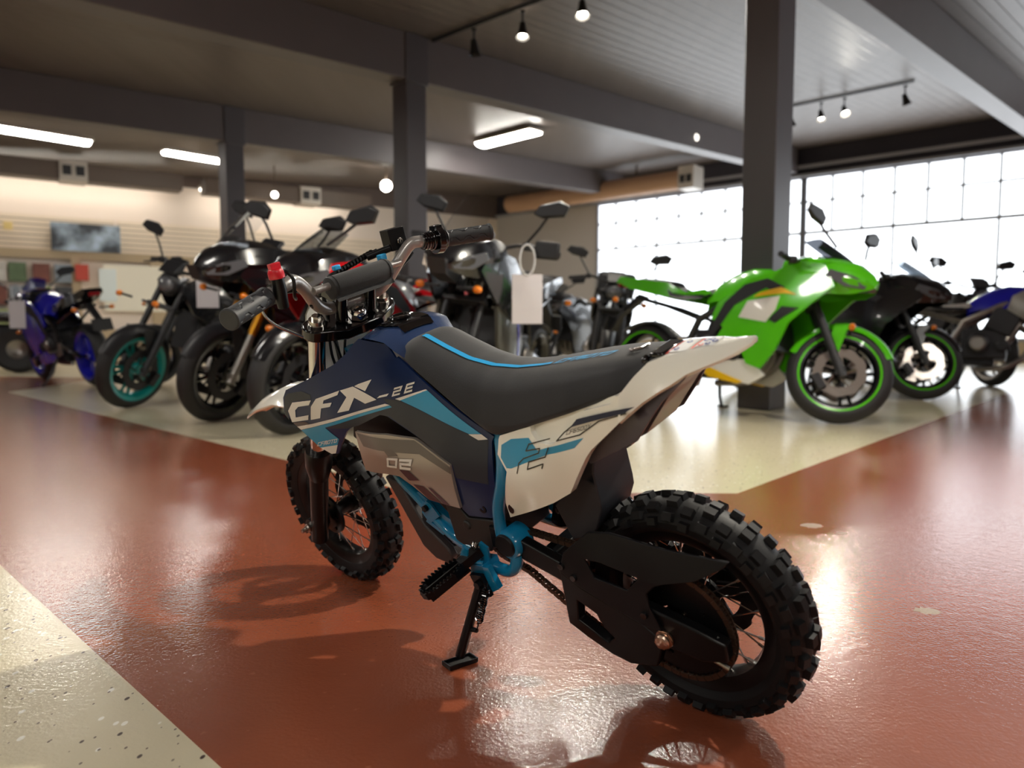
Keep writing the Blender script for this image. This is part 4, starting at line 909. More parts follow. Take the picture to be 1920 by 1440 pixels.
mb = MB(); mb.tube(spline([(.030, .004, seat_z(.03, .0)+.001), (.024, .014, seat_z(.02, .01)+.002), (.010, .012, seat_z(.01, .01)+.003), (.006, .000, seat_z(.0, .0)+.003), (.012, -.004, seat_z(.01, 0)+.002)], 5), .0022, 7); mb.build('seat_ring', chrome, st)
# ---- white tail: side panels + rear fender ----
for s_ in (1, -1):
    mb = MB(); skin(mb, WHITE_MAIN, YW, .014, .013, s_); skin(mb, WHITE_LEDGE, YW, .004, .013, s_, -.009)
    if s_ > 0:
        mb.mi = 1; skin(mb, W_BLUE, YW, 0, .012, 1, .0006); mb.mi = 2; skin(mb, W_NAVY, YW, 0, .012, 1, .0035)
        mb.mi = 3
        for q in (L_1, L_2, L_3): lines_on(mb, q, YW, .0009, .0012)
        text_on(mb, 'CF650DY', *T_CODE, YW, .10, off=.0012)
    mb.mi = 3; x0, z0 = REAR_HOLE[0]; mb.add([(x0+.006*math.cos(a), s_*(YW(x0, z0)+.0011), z0+.008*math.sin(a)) for a in [2*math.pi*k/16 for k in range(16)]], [tuple(range(16))])
    mb.build('side_panel', [white, sky, dnavy, glossb], BIKE, ang=30, recalc=False)
TOPX = sorted([(p[0], p[1], p[2]) for p in TAIL_TOP])
def fz(x, y):
    xs = [p[0] for p in TOPX]; z = float(np.interp(x, xs, [p[2] for p in TOPX])); w_ = float(np.interp(x, xs, [p[1] for p in TOPX])); return z+.0015*(1-min(1, abs(y)/max(w_, .001))**2)
mb = MB(); rows = []
for (x0, y0, z0), (x1, y1, z1) in zip(TAIL_LOW, TAIL_TOP):
    half = [(x0, y0, z0), (x0*.66+x1*.34, y0*.62+y1*.38+.0015, z0*.66+z1*.34), (x0*.3+x1*.7, y0*.27+y1*.73+.001, z0*.3+z1*.7), (x1, y1, z1)]
    top = [(x1, y1*(1-2*k/8), z1+.0015*(1-(1-2*k/8)**2)) for k in range(1, 8)]
    outer = half+top+[(x, -y, z) for x, y, z in half[::-1]]
    rows.append(outer+[(x, y*.93, z-.0035) for x, y, z in outer[::-1]])
rows = [r_ for r_ in rows]
mb.grid(rows, closed=True, caps=True)
def sticker(x0, x1, y0, y1, mi, up=.0008, seg=5):
    mb.mi = mi; r_ = [[(x0+(x1-x0)*i/seg, y0+(y1-y0)*j/seg, fz(x0+(x1-x0)*i/seg, y0+(y1-y0)*j/seg)+up) for j in range(seg+1)] for i in range(seg+1)]; mb.grid(r_)
sticker(-.038, -.062, -.022, .026, 1); sticker(-.034, -.0375, -.022, .030, 2, .001); sticker(-.070, -.095, -.016, .018, 1); sticker(-.066, -.0695, -.018, .022, 2, .001)
for x_, y_, mi in ((-.044, .016, 3), (-.050, -.008, 3), (-.076, .012, 2), (-.084, .010, 3), (-.076, -.004, 3), (-.084, -.004, 3), (-.091, .004, 3)):
    mb.mi = mi; r_ = .0036; mb.add([(x_+r_*math.cos(a), y_+r_*1.3*math.sin(a), fz(x_, y_)+.0012) for a in [2*math.pi*k/14 for k in range(14)]], [tuple(range(14))])
    mb.mi = 1; mb.add([(x_+r_*.55*math.cos(a), y_+r_*.7*math.sin(a), fz(x_, y_)+.0015) for a in [2*math.pi*k/14 for k in range(14)]], [tuple(range(14))])
mb.build('rear_fender', [white, stk, dred, dbl], BIKE, ang=38)
mb = MB(); mb.box((-.024, .006, .5715), (.022, .056, .008)); mb.cyl((-.010, .030, .569), (-.010, .042, .566), .005, 10); mb.build('seat_latch', glossb, BIKE, bevel=.003)
mb = MB(); skin(mb, MUD_UNDER, lambda x, z: .064-.28*max(0, z-.5), .004, .02); skin(mb, MUD_UNDER, lambda x, z: .064-.28*max(0, z-.5), .004, .02, -1)
mb.prism([(.094, .428), (.087, .421), (.005, .465), (-.037, .520), (-.0738, .5546), (-.070, .560), (-.030, .528), (.010, .475)], -.040, .040)
mb.build('inner_fender', ppl, BIKE, bevel=.002)
# inner structure below the seat
mb = MB(); mb.prism([(.26, .455), (.26, .33), (.20, .36), (.14, .40), (.10, .46), (.02, .53), (.10, .505), (.20, .475)], -.060, .060); mb.build('seat_frame', blackp, BIKE, bevel=.003)
# ---------------- showroom motorcycles ----------------
def cm(name, c, rough=.22, coat=.7, **k): return mat(name, c, rough, coat=coat, **k)
mtyre = mat('road_tyre', (34, 34, 36), .6); meng = mat('engine_dark', (46, 46, 50), .45, metal=.4); mengs = mat('engine_silver', (150, 145, 140), .35, metal=.8)
mdisc = mat('disc_steel', (190, 182, 175), .25, metal=1); mseat2 = mat('seat_black', (30, 30, 32), .5); mblk = mat('fairing_black', (18, 19, 23), .22, coat=.7)
mplas = mat('plastic_dark', (34, 35, 39), .42); mgrey = mat('paint_grey', (92, 96, 104), .3, coat=.5); mscr = glass_mat('smoked_screen', (.30, .33, .36), .08, .03); mclear = glass_mat('clear_screen', (.86, .88, .9), .10, .03)
mora = mat('indicator_orange', (235, 130, 20), .3, coat=.5); mgold = mat('fork_gold', (212, 150, 45), .28, metal=.9); mlens = mat('headlight_lens', (95, 98, 104), .1, coat=1.0); mlred = mat('tail_lens', (150, 10, 20), .25, coat=.6)
mwhite2 = mat('paint_white', (225, 225, 222), .25, coat=.6); mgreen = mat('paint_green', (86, 200, 22), .22, coat=.7); myel = mat('stripe_yellow', (235, 190, 20), .35)
mblue = mat('paint_blue', (28, 30, 170), .22, coat=.7); mred = mat('paint_red', (200, 22, 32), .22, coat=.7); mteal = mat('rim_teal', (14, 150, 148), .3, coat=.4); molive = mat('paint_olive_grey', (78, 78, 74), .35, coat=.4)
mpaper = mat('paper', (214, 212, 218), .7)

mscrd = glass_mat('black_screen', (.06, .065, .075), .08, .03)
def yfun(base, bulge, cx, cz, sx, sz):
    return lambda x, z: base+bulge*math.exp(-((x-cx)/sx)**2-((z-cz)/sz)**2)
def moto(name, label, loc, head, style, body=mblk, body2=None, rim=mblk, rimstripe=None, fork=mplas, steer=0., tilt=7., tailc=None, tankc=None, screen=None, wheelfork=None, group=None, patch=False, fairc=None, stripe=None, dsc=None, frame=mblk, case=False):
    body2 = body2 or body; tailc = tailc or body; tankc = tankc or body
    wb = 1.41 if style != 'naked' else 1.40; Rf = .298; Rr = .305
    h = R(head); fwv = Vector((math.cos(h), math.sin(h), 0))
    # loc is the contact point of the front tyre
    root = thing(name, label, 'motorcycle', group=group, M=Matrix.Translation(Vector((*loc, 0))-fwv*wb) @ Matrix.Rotation(h, 4, 'Z') @ Matrix.Rotation(-R(tilt), 4, 'X'))
    SA = Vector((-.42, 0, .907)).normalized(); SP = Vector((wb-.34+.0, 0, .90))   # steering axis point
    SP = Vector((wb, 0, Rf))+SA*.62+Vector((-.06, 0, 0))
    MS = Matrix.Translation(SP) @ Matrix.Rotation(R(steer), 4, SA) @ Matrix.Translation(-SP)
    def B(mb, nm, m, par=root, st=False, **k):
        if st: mb.xf(MS)
        return mb.build(nm, m, par, **k)
    def road_wheel(nm, cx, r, w, st, nsp=10):
        mb = MB(); ri = r-.085
        mb.lathe([(ri+.02, w*.9), (ri+.005, w*.8), (ri-.01, w*.4), (ri-.012, -w*.4), (ri+.005, -w*.8), (ri+.02, -w*.9), (ri-.004, -w*.8), (ri-.025, -w*.3), (ri-.025, w*.3), (ri-.004, w*.8)], (cx, 0, r), 44)
        mb.lathe([(0, .05), (.035, .05), (.045, .03), (.045, -.03), (.035, -.05), (0, -.05)], (cx, 0, r), 20)
        for k in range(nsp//2):
            a = 2*math.pi*k/(nsp//2)
            for da in (-.16, .16):
                mb.tube([(cx+.035*math.cos(a), 0, r+.035*math.sin(a)), (cx+(ri-.015)*math.cos(a+da), 0, r+(ri-.015)*math.sin(a+da))], [.016, .010], 6)
        wh = B(mb, nm, rim, st=st)
        mb = MB(); pr = [(ri+.012, w*.75)]+[(r-.085+.085*math.sin(t), w*1.05*math.cos(t)) for t in [math.pi*(.12+.76*k/12) for k in range(13)]]+[(ri+.012, -w*.75)]
        mb.lathe(pr, (cx, 0, r), 56); B(mb, 'tyre', mtyre, wh, st, ang=60)
        if rimstripe:
            mb = MB()
            for s_ in (-1, 1): mb.lathe([(ri+.021, w*.905*s_), (ri+.021, w*.93*s_), (ri+.009, w*.88*s_), (ri+.009, w*.84*s_)], (cx, 0, r), 44)
            B(mb, 'rim_stripe', rimstripe, wh, st)
        for s_ in ((-1, 1) if st else (-1,)):
            mb = MB(); rd = .152 if st else .11; y = s_*(w*.95+.012); n = 60; wv = [rd-.008*(.5+.5*math.sin(k*2*math.pi*9/n)) for k in range(n)]; ri_ = rd*.62
            for yy in (y-.002, y+.002): mb.add([(cx+wv[k]*math.cos(2*math.pi*k/n), yy, r+wv[k]*math.sin(2*math.pi*k/n)) for k in range(n)]+[(cx+ri_*math.cos(2*math.pi*k/n), yy, r+ri_*math.sin(2*math.pi*k/n)) for k in range(n)], [(k, (k+1) % n, n+(k+1) % n, n+k) for k in range(n)])
            for k in range(5):
                a = 2*math.pi*k/5; mb.tube([(cx+.04*math.cos(a), y, r+.04*math.sin(a)), (cx+ri_*math.cos(a+.3), y, r+ri_*math.sin(a+.3))], .007, 6); mb.lathe([(0, y+.006*s_), (.008, y+.006*s_), (.008, y-.006*s_), (0, y-.006*s_)], (cx+ri_*math.cos(a+.3), 0, r+ri_*math.sin(a+.3)), 8)
            B(mb, 'brake_disc', dsc or mdisc, wh, st)
            mb = MB(); a = R(215 if st else 30); mb.box((cx+(rd-.02)*math.cos(a), y+.012*s_, r+(rd-.02)*math.sin(a)), (.05, .045, .10), Matrix.Rotation(-a, 3, 'Y')); B(mb, 'brake_caliper', meng, wh, st, bevel=.006)
    road_wheel('front_wheel', wb, Rf, .058, True); road_wheel('rear_wheel', 0, Rr, .078, False)
    # fork
    top = Vector((wb, 0, Rf))+SA*.66
    for s_ in (-1, 1):
        mb = MB(); a = Vector((wb-.0, .105*s_, Rf)); mb.cyl(a-SA*.04, a+SA*.30, .025, 12); mb.box(a+Vector((.0, 0, .0)), (.05, .03, .05)); lo = B(mb, 'fork_leg', mplas if fork is not mgold else mengs, st=True)
        mb = MB(); mb.cyl(a+SA*.28, a+SA*.66, .027 if fork is mgold else .022, 12); B(mb, 'fork_tube', fork, lo, True)
    mb = MB(); mb.box(top, (.07, .26, .03), Matrix.Rotation(R(-25), 3, 'Y')); mb.box(top-SA*.18, (.07, .26, .03), Matrix.Rotation(R(-25), 3, 'Y')); B(mb, 'triple_clamp', mplas, st=True, bevel=.005)
    # front fender
    mb = MB(); rows = []
    for k in range(15):
        a = R(160)-R(135)*k/14; rr = Rf+.018; c = Vector((wb+rr*math.cos(a), 0, Rf+rr*math.sin(a))); n = Vector((math.cos(a), 0, math.sin(a))); w_ = .062*(.55+.45*math.sin(math.pi*(k+2)/18))
        rows.append([tuple(c+Vector((0, w_*t_, 0))-n*(.045*abs(t_)**2.5)) for t_ in [-1+2*j/8 for j in range(9)]])
    mb.grid(rows); mb.grid([[tuple(Vector(p)+Vector((0, 0, .004))) for p in r_] for r_ in rows])
    mb.xf(Matrix.Identity(4))
    for s_ in (-1, 1): mb.prism([(wb-.06, Rf+.29), (wb+.02, Rf+.30), (wb-.02, Rf+.12), (wb-.09, Rf+.14)], .082*s_, .088*s_)
    B(mb, 'front_fender', body if style == 'sport' else mplas, st=True, ang=60)
    # frame + swingarm + engine
    mb = MB()
    for s_ in (-1, 1):
        mb.tube([(wb-.36, .05*s_, .86), (wb-.62, .15*s_, .76), (.50, .13*s_, .62), (.40, .12*s_, .42)], .026, 8); mb.tube([(.50, .11*s_, .62), (.20, .09*s_, .72), (-.12, .06*s_, .80)], .014, 8)
        mb.tube([(wb-.42, .08*s_, .72), (wb-.55, .14*s_, .48), (wb-.62, .12*s_, .36)], .02, 8)
    B(mb, 'frame', frame)
    mb = MB()
    for s_ in (-1, 1): mb.tube([(.42, .10*s_, .42), (.20, .12*s_, .37), (0, .11*s_, Rr)], [.038, .030, .024], 8)
    mb.cyl((0, -.14, Rr), (0, .14, Rr), .014, 8); B(mb, 'swingarm', frame)
    mb = MB(); mb.box((.66, 0, .42), (.34, .30, .26)); mb.box((.80, 0, .62), (.22, .34, .22), Matrix.Rotation(R(25), 3, 'Y')); mb.box((.60, 0, .27), (.28, .18, .08))
    for s_ in (-1, 1): mb.lathe([(0, .19*s_), (.075, .19*s_), (.095, .17*s_), (.10, .14*s_), (0, .14*s_)], (.62, 0, .42), 22); mb.lathe([(0, .185*s_), (.05, .185*s_), (.06, .16*s_), (0, .14*s_)], (.80, 0, .40), 18)
    en = B(mb, 'engine', meng, bevel=.015)
    mb = MB(); mb.lathe([(0, -.205), (.05, -.205), (.065, -.19), (.065, -.17), (0, -.17)], (.62, 0, .42), 20); B(mb, 'engine_cover', mengs, en)
    mb = MB(); mb.lathe([(0, .20), (.045, .20), (.055, .188), (0, .18)], (.62, 0, .42), 18); B(mb, 'engine_cover', mengs, en)
    mb = MB()
    for y in (-.09, 0, .09): mb.tube(spline([(.90, y, .60), (1.0, y, .50), (.96, y*.8, .32), (.80, y*.4, .22), (.60, -.02, .20)], 5), .021, 8)
    B(mb, 'header_pipe', mengs)
    mb = MB(); mb.tube([(.50, -.06, .20), (.34, -.14, .24), (.10, -.20, .34 if style != 'sport' else .27), (-.02, -.21, .38 if style != 'sport' else .30)], [.035, .05, .058, .045], 14); B(mb, 'exhaust', mengs if style != 'tour' else mplas, ang=50)
    mb = MB(); mb.box((wb-.40, 0, .56), (.04, .30, .28), Matrix.Rotation(R(-12), 3, 'Y')); B(mb, 'radiator', mplas)
    mb = MB(); mb.tube([(.52, .14, .28), (.46, .26, .12), (.44, .34, .03)], [.014, .012, .010], 8); mb.box((.44, .345, .05), (.07, .04, .012)); B(mb, 'side_stand', mplas)
    for s_ in (-1, 1):
        mb = MB(); mb.cyl((.42, .14*s_, .36), (.40, .25*s_, .36), .012, 8); mb.prism([(.48, .30), (.36, .32), (.36, .44), (.42, .44)], .135*s_, .15*s_); B(mb, 'foot_peg', mengs)
    # tank
    zt = .98 if style == 'tour' else (.945 if style == 'sport' else .93)
    mb = MB(); rows = []
    for x, z, w_, hh in ((.52, zt-.13, .10, .10), (.60, zt-.07, .14, .14), (.72, zt-.01, .165, .20), (.84, zt+.02, .175, .22), (.95, zt+.01, .165, .20), (1.04, zt-.03, .12, .15), (1.08, zt-.07, .08, .10)):
        rows.append([(x-.02*(1-abs(t_)), w_*t_*(1-.12*(1-abs(t_))), z-hh*abs(t_)**3) for t_ in [-1+2*k/14 for k in range(15)]])
    mb.grid(rows); mb.grid([[(p[0], p[1]*.8, p[2]-.03) for p in r_] for r_ in rows[::6]])
    B(mb, 'fuel_tank', tankc, ang=60)
    # seats
    zs = {'tour': .84, 'sport': .83}.get(style, .79)
    mb = MB(); rows = []
    for x, z, w_, hh in ((.56, zs+.02, .09, .06), (.48, zs, .13, .07), (.36, zs-.005, .15, .07), (.25, zs+.02, .15, .07), (.21, zs+.07, .13, .06)):
        rows.append([(x, w_*t_, z-hh*abs(t_)**4) for t_ in [-1+2*k/10 for k in range(11)]])
    mb.grid(rows); B(mb, 'rider_seat', mseat2, ang=60)
    mb = MB(); rows = []
    for x, z, w_, hh in ((.22, zs+.075, .10, .05), (.10, zs+.095, .11, .05), (-.08, zs+.115, .10, .05), (-.17, zs+.11, .07, .05)):
        rows.append([(x, w_*t_, z-hh*abs(t_)**4) for t_ in [-1+2*k/10 for k in range(11)]])
    mb.grid(rows); B(mb, 'pillion_seat', mseat2, ang=60)
    # tail
    ta = MB()
    for s_ in (-1, 1): skin(ta, [(.56, zs-.03), (.40, zs-.08), (.10, zs-.03), (-.16, zs+.03), (-.30, zs+.09), (-.26, zs+.13), (-.10, zs+.10), (.20, zs+.055), (.36, zs-.02), (.50, zs+.0)], yfun(.085, .045, .25, zs, .3, .3), .02, .06, s_)
    ta.prism([(-.12, zs+.02), (-.30, zs+.085), (-.27, zs+.13), (-.12, zs+.10)], -.06, .06); tl = B(ta, 'tail_cowl', tailc, ang=40)
    mb = MB(); mb.box((-.30, 0, zs+.075), (.03, .10, .035)); B(mb, 'tail_light', mlred, tl, bevel=.008)
    mb = MB(); mb.prism([(-.12, zs+.0), (-.32, zs-.16), (-.38, zs-.28), (-.36, zs-.28), (-.28, zs-.16), (-.06, zs-.02)], -.03, .03); mb.box((-.37, 0, zs-.22), (.01, .18, .12), Matrix.Rotation(R(20), 3, 'Y')); B(mb, 'plate_holder', mplas, tl)
    mb = MB(); 
    rows = [[(0+(Rr+.02)*math.cos(a), .085*t_, Rr+(Rr+.02)*math.sin(a)-.02*abs(t_)**2) for t_ in (-1, -.5, 0, .5, 1)] for a in [R(40+90*k/8) for k in range(9)]]
    mb.grid(rows); B(mb, 'rear_hugger', mplas)
    # handlebar, grips, levers, mirrors
    hz = Vector((wb, 0, Rf))+SA*(.68 if style == 'sport' else .80); gr = .33 if style == 'sport' else .39
    if style == 'tour': hz += SA*.05
    mb = MB(); mb.tube(spline([(hz.x-.12, gr, hz.z-.02), (hz.x-.06, gr*.6, hz.z+.01), (hz.x, .09, hz.z-.03), (hz.x, 0, hz.z-.035), (hz.x, -.09, hz.z-.03), (hz.x-.06, -gr*.6, hz.z+.01), (hz.x-.12, -gr, hz.z-.02)], 4), .012, 8)
    for s_ in (-1, 1): mb.tube([(hz.x-.03, s_*gr*.72, hz.z-.01), (hz.x-.02, s_*gr*1.02, hz.z-.04)], .007, 6)
    hb2 = B(mb, 'handlebar', mplas, st=True)
    for s_ in (-1, 1):
        mb = MB(); mb.cyl((hz.x-.085, s_*gr*.78, hz.z-.003), (hz.x-.13, s_*gr*1.12, hz.z-.025), .018, 12); B(mb, 'grip', mtyre, hb2, True)
        mb = MB(); mb.box((hz.x-.06, s_*gr*.66, hz.z+.005), (.05, .05, .045)); B(mb, 'switch_box', mplas, hb2, True, bevel=.008)
    for s_ in (-1, 1):
        mb = MB()
        if style == 'sport': m0 = Vector((wb+.02, s_*.20, 1.02)); m1 = Vector((wb-.03, s_*.37, 1.16)); st_ = False
        else: m0 = Vector((hz.x-.05, s_*gr*.62, hz.z+.01)); m1 = Vector((hz.x-.06, s_*(gr*.95), hz.z+.20)); st_ = True
        mb.tube([m0, m0.lerp(m1, .5)+Vector((-.01, .01*s_, .01)), m1], .008, 6)
        ms = B(mb, 'mirror_stalk', mplas, st=st_)
        mb = MB(); mb.add([(m1.x+dx_*(1-.25*abs(b)), m1.y+s_*.01+.085*b+0, m1.z+.02+zz+.012*b*s_) for dx_, sc in ((-.008, 1), (.022, .75)) for b, zz in ((-1.25, -.018*sc), (-.9, .038*sc), (.5, .052*sc), (1.2, .016*sc), (.9, -.045*sc), (-.6, -.044*sc))], [(0, 1, 2, 3, 4, 5), (11, 10, 9, 8, 7, 6)]+[(i, (i+1) % 6, (i+1) % 6+6, i+6) for i in range(6)])
        B(mb, 'mirror', mplas, ms, st_, bevel=.004)
    mb = MB(); mb.box((hz.x+.05, 0, hz.z+.03), (.03, .16, .09), Matrix.Rotation(R(-50), 3, 'Y')); B(mb, 'instrument_panel', mplas, hb2, True, bevel=.01)
    # front cowl
    if style in ('sport', 'tour'):
        up_ = .0 if style == 'sport' else .10; x0 = wb-.02
        mb = MB(); rows = []
        for x, zb, z1, w_ in ((x0-.30, .78+up_, 1.00+up_, .19), (x0-.16, .76+up_, 1.01+up_, .20), (x0-.02, .76+up_, .985+up_, .185), (x0+.10, .76+up_, .94+up_, .14), (x0+.17, .78+up_, .88+up_, .085), (x0+.20, .80+up_, .83+up_, .03)):
            rows.append([(x, -w_*.8, zb), (x, -w_, (zb+z1)/2), (x, -w_*.82, z1-.03), (x+.01, -w_*.4, z1), (x+.015, 0, z1+.005), (x+.01, w_*.4, z1), (x, w_*.82, z1-.03), (x, w_, (zb+z1)/2), (x, w_*.8, zb)])
        mb.grid(rows); mb.add(rows[-1], [tuple(range(9))]); cw = B(mb, 'front_cowl', body, ang=30)
        for s_ in (-1, 1):
            mb = MB(); c = [(x0+.0, s_*.178, .90+up_), (x0+.11, s_*.128, .865+up_), (x0+.175, s_*.06, .825+up_), (x0+.165, s_*.075, .79+up_), (x0+.08, s_*.145, .80+up_), (x0-.02, s_*.188, .86+up_)]
            mb.add([(a+.006, b*1.04, e) for a, b, e in c]+[(a-.03, b*.8, e) for a, b, e in c], [tuple(range(6)), tuple(range(11, 5, -1))]+[(i, (i+1) % 6, (i+1) % 6+6, i+6) for i in range(6)]); B(mb, 'headlight', mlens, cw, bevel=.003)
        if style == 'tour':
            mb = MB(); mb.prism([(x0+.02, .80+up_), (x0+.23, .84+up_), (x0+.19, .76+up_), (x0+.06, .72+up_)], -.05, .05); B(mb, 'beak', mplas, cw)
        mb = MB(); rows = []; sh_ = .17 if style == 'sport' else .26
        for k in range(7):
            t_ = k/6; x = x0+.07-.22*t_; z = .955+up_+sh_*t_**.9; w_ = .125*(1-.25*t_**2)
            rows.append([(x-.07*abs(q)**2, w_*q, z-.03*abs(q)**2) for q in [-1+2*j/10 for j in range(11)]])
        mb.grid(rows); B(mb, 'windscreen', screen or mscr, cw, ang=60, recalc=False)
    else:
        mb = MB(); c = Vector((hz.x+.10, 0, hz.z-.12)); mb.sphere(c, .095, 16, (.55, 1.0, .95)); cw = B(mb, 'headlight_shell', mplas, st=True)
        mb = MB(); mb.sphere(c+Vector((.03, 0, -.005)), .075, 14, (.5, 1, .8)); B(mb, 'headlight', mlens, cw, True)
        mb = MB(); mb.prism([(c.x-.02, c.z+.07), (c.x+.05, c.z+.08), (c.x-.03, c.z+.17), (c.x-.06, c.z+.15)], -.08, .08); B(mb, 'fly_screen', mplas, cw, True, bevel=.01)
    # side panels
    for s_ in (-1, 1):
        if style == 'sport':
            F = [(wb+.02, .80), (wb-.05, .93), (wb-.22, .96), (wb-.36, .90), (.88, .86), (.66, .72), (.62, .62), (.72, .56), (.66, .48), (.86, .42), (.90, .33), (1.00, .30), (1.10, .42), (1.18, .58), (wb-.10, .70)]
            Yf = yfun(.165, .065, 1.08, .66, .35, .30)
            mb = MB(); skin(mb, F, Yf, .02, .06, s_)
            mb.mi = 1; skin(mb, [(.72, .72), (.60, .52), (.64, .50), (.80, .70), (1.02, .80), (1.10, .76), (1.14, .80), (1.02, .86), (.86, .83)], lambda x, z: Yf(x, z)+.0, .01, .05, s_, .004)
            if patch:
                mb.mi = 2; skin(mb, [(1.12, .745), (.90, .72), (.84, .62), (1.04, .585), (1.10, .66)], Yf, .01, .05, s_, .006)
                mb.mi = 3; skin(mb, [(1.14, .76), (.94, .745), (.98, .77), (1.12, .80), (1.22, .75)], Yf, .01, .05, s_, .006)
                mb.mi = 1; skin(mb, [(1.14, .68), (1.24, .67), (1.10, .58), (1.06, .60)], Yf, .01, .05, s_, .007)
            B(mb, 'side_fairing', [fairc or body, mplas, mwhite2, myel], ang=30, recalc=False)
            mb = MB(); Yb = yfun(.13, .04, .8, .3, .3, .2)
            skin(mb, [(.92, .36), (.46, .33), (.62, .24), (.92, .20), (1.02, .26)], Yb, .02, .06, s_)
            if patch:
                mb.mi = 1; skin(mb, [(.50, .345), (.56, .32), (.88, .215), (.84, .20), (.62, .235)], Yb, .01, .06, s_, .004)
            B(mb, 'belly_pan', [body2, myel], ang=30, recalc=False)
        elif style == 'tour':
            mb = MB(); Yf = yfun(.16, .07, 1.02, .8, .3, .3); skin(mb, [(wb, .90), (wb-.10, 1.03), (wb-.38, 1.0), (.86, .86), (.80, .70), (.92, .60), (1.05, .66), (wb-.18, .74)], Yf, .02, .06, s_)
            mb.mi = 1; Yq = yfun(.17, .05, 1, .5, .3, .3); skin(mb, [(1.18, .72), (.88, .68), (.70, .50), (.74, .36), (.90, .28), (1.06, .36), (1.16, .52)], Yq, .02, .06, s_)
            mb.mi = 2; skin(mb, [(.90, .67), (.86, .66), (.76, .40), (.80, .38)], Yq, .01, .06, s_, .005)
            B(mb, 'side_fairing', [body, body2, stripe or body2], ang=30, recalc=False)
            mb = MB(); mb.box((hz.x+.0, s_*gr*1.02, hz.z-.01), (.03, .15, .10)); B(mb, 'hand_guard', mplas, st=True, bevel=.02)
        else:
            mb = MB(); Yf = yfun(.15, .05, 1.0, .75, .2, .2); skin(mb, [(wb-.26, .86), (wb-.36, .93), (.86, .84), (.82, .72), (.96, .62), (wb-.34, .70)], Yf, .02, .06, s_)
            B(mb, 'tank_scoop', body2, ang=30, recalc=False)
    for x, z, y, st_ in ((wb+.03, .55 if style == 'sport' else .80, .15, True), (-.22, zs-.06, .15, False)):
        for s_ in (-1, 1):
            mb = MB(); mb.cyl((x, .05*s_, z), (x, y*s_, z), .008, 6); mb.mi = 1; mb.sphere((x, (y+.02)*s_, z), .026, 12, (.8, 1.1, .8)); B(mb, 'indicator', [mplas, mora], st=st_)
    if case:
        mb = MB(); mb.box((-.10, 0, zs+.24), (.38, .40, .26)); B(mb, 'top_case', mplas, bevel=.05, seg=3)
    return root
HL = -134.4      # heading of the left-hand row
moto('motorcycle', 'bright green sport motorcycle with black stripes, on the cream floor before the right column', (1.92, 4.4), -48, 'sport', body=mgreen, body2=mwhite2, rim=mblk, rimstripe=mgreen, steer=30, patch=True, frame=mplas, screen=mscrd)
moto('motorcycle', 'black sport motorcycle with thin green wheel rims, just right of the green one', (3.24, 5.88), -40, 'sport', body=mblk, rimstripe=mgreen, steer=28)
moto('motorcycle', 'black motorcycle with silver side, behind the green-rimmed black one at right', (4.72, 7.30), -75, 'naked', body=mblk, tankc=mblk, rim=mengs, steer=-10)
moto('motorcycle', 'blue and silver naked motorcycle cut by the right edge of the photo', (4.85, 6.25), -35, 'naked', body=mengs, tankc=mblue, rim=mblk, frame=mengs)
moto('motorcycle', 'black naked motorcycle with a teal front wheel, in the left row', (-2.73, 5.29), HL+6, 'naked', body=mblk, rim=mteal, steer=18, dsc=meng)
moto('motorcycle', 'tall black touring motorcycle with golden fork tubes, behind the left handlebar grip', (-1.81, 4.52), HL+8, 'tour', body=mblk, rim=mblk, fork=mgold, dsc=meng, steer=10, screen=mclear)
moto('motorcycle', 'red, white and black sport motorcycle behind the handlebar pad', (-1.20, 3.97), -121, 'sport', body=mblk, body2=mred, tailc=mred, tankc=mgrey, rim=mblk, steer=2, fairc=mred, dsc=meng)
moto('motorcycle', 'big black touring motorcycle with a white price tag, behind the small bike seat', (-.42, 4.05), -111, 'tour', body=mblk, body2=molive, tailc=mblk, rim=mblk, steer=0, screen=mclear, tankc=mgrey, stripe=mblue)
moto('motorcycle', 'black motorcycle with a dark top case, between the tagged bike and the green one', (.78, 6.5), -98, 'naked', body=mblk, body2=mblk, rim=mblk, case=True)
moto('motorcycle', 'blue and black sport motorcycle seen from behind at the far left', (-5.23, 8.31), 140, 'sport', body=mblue, body2=mblue, rim=mblue, tankc=mblue, tailc=mblk)
moto('motorcycle', 'white and green motorcycle behind the teal-wheeled one', (-3.62, 7.45), HL, 'naked', body=mgreen, tankc=mwhite2, rim=mblk)
moto('motorcycle', 'black and blue motorcycle far behind, left of the green one', (.35, 8.9), -130, 'sport', body=mblk, tailc=mblue, rim=mblk)
moto('motorcycle', 'blue tanked motorcycle far behind the black green-rimmed one', (3.9, 8.6), -60, 'naked', body=mblk, tankc=mblue, rim=mblk)
moto('motorcycle', 'black and teal naked motorcycle between the teal-wheeled and touring ones, farther back', (-2.30, 6.9), HL, 'naked', body=mblk, body2=mteal, rim=mblk)
# ---------------- price tags ----------------
def ptag(x, y, z, w, h, ang, lab, loop=True):
    t = thing('price_tag', lab, 'price tag', (x, y, z)); t.rotation_euler = (0, 0, ang)
    mb = MB(); mb.box((0, 0, -h/2), (w, .002, h)); mb.build('card', mpaper, t)
    mb = MB(); 
    if loop: mb.tube([(.042*math.sin(a), 0, .08+.085*math.cos(a)) for a in [2*math.pi*k/20 for k in range(20)]], .006, 6, closed=True); mb.build('loop', mat('tag_loop', (200, 202, 205), .4), t)
    return t
ptag(.085, 4.17, .87, .17, .275, 0, 'white price tag with a pale loop, hanging on the big black touring motorcycle')
ptag(-2.02, 4.95, .926, .142, .22, .1, 'white price tag hanging between the teal-wheeled and touring motorcycles')
ptag(-5.05, 7.60, .85, .14, .28, .5, 'pinkish paper tag on the blue motorcycle at far left')
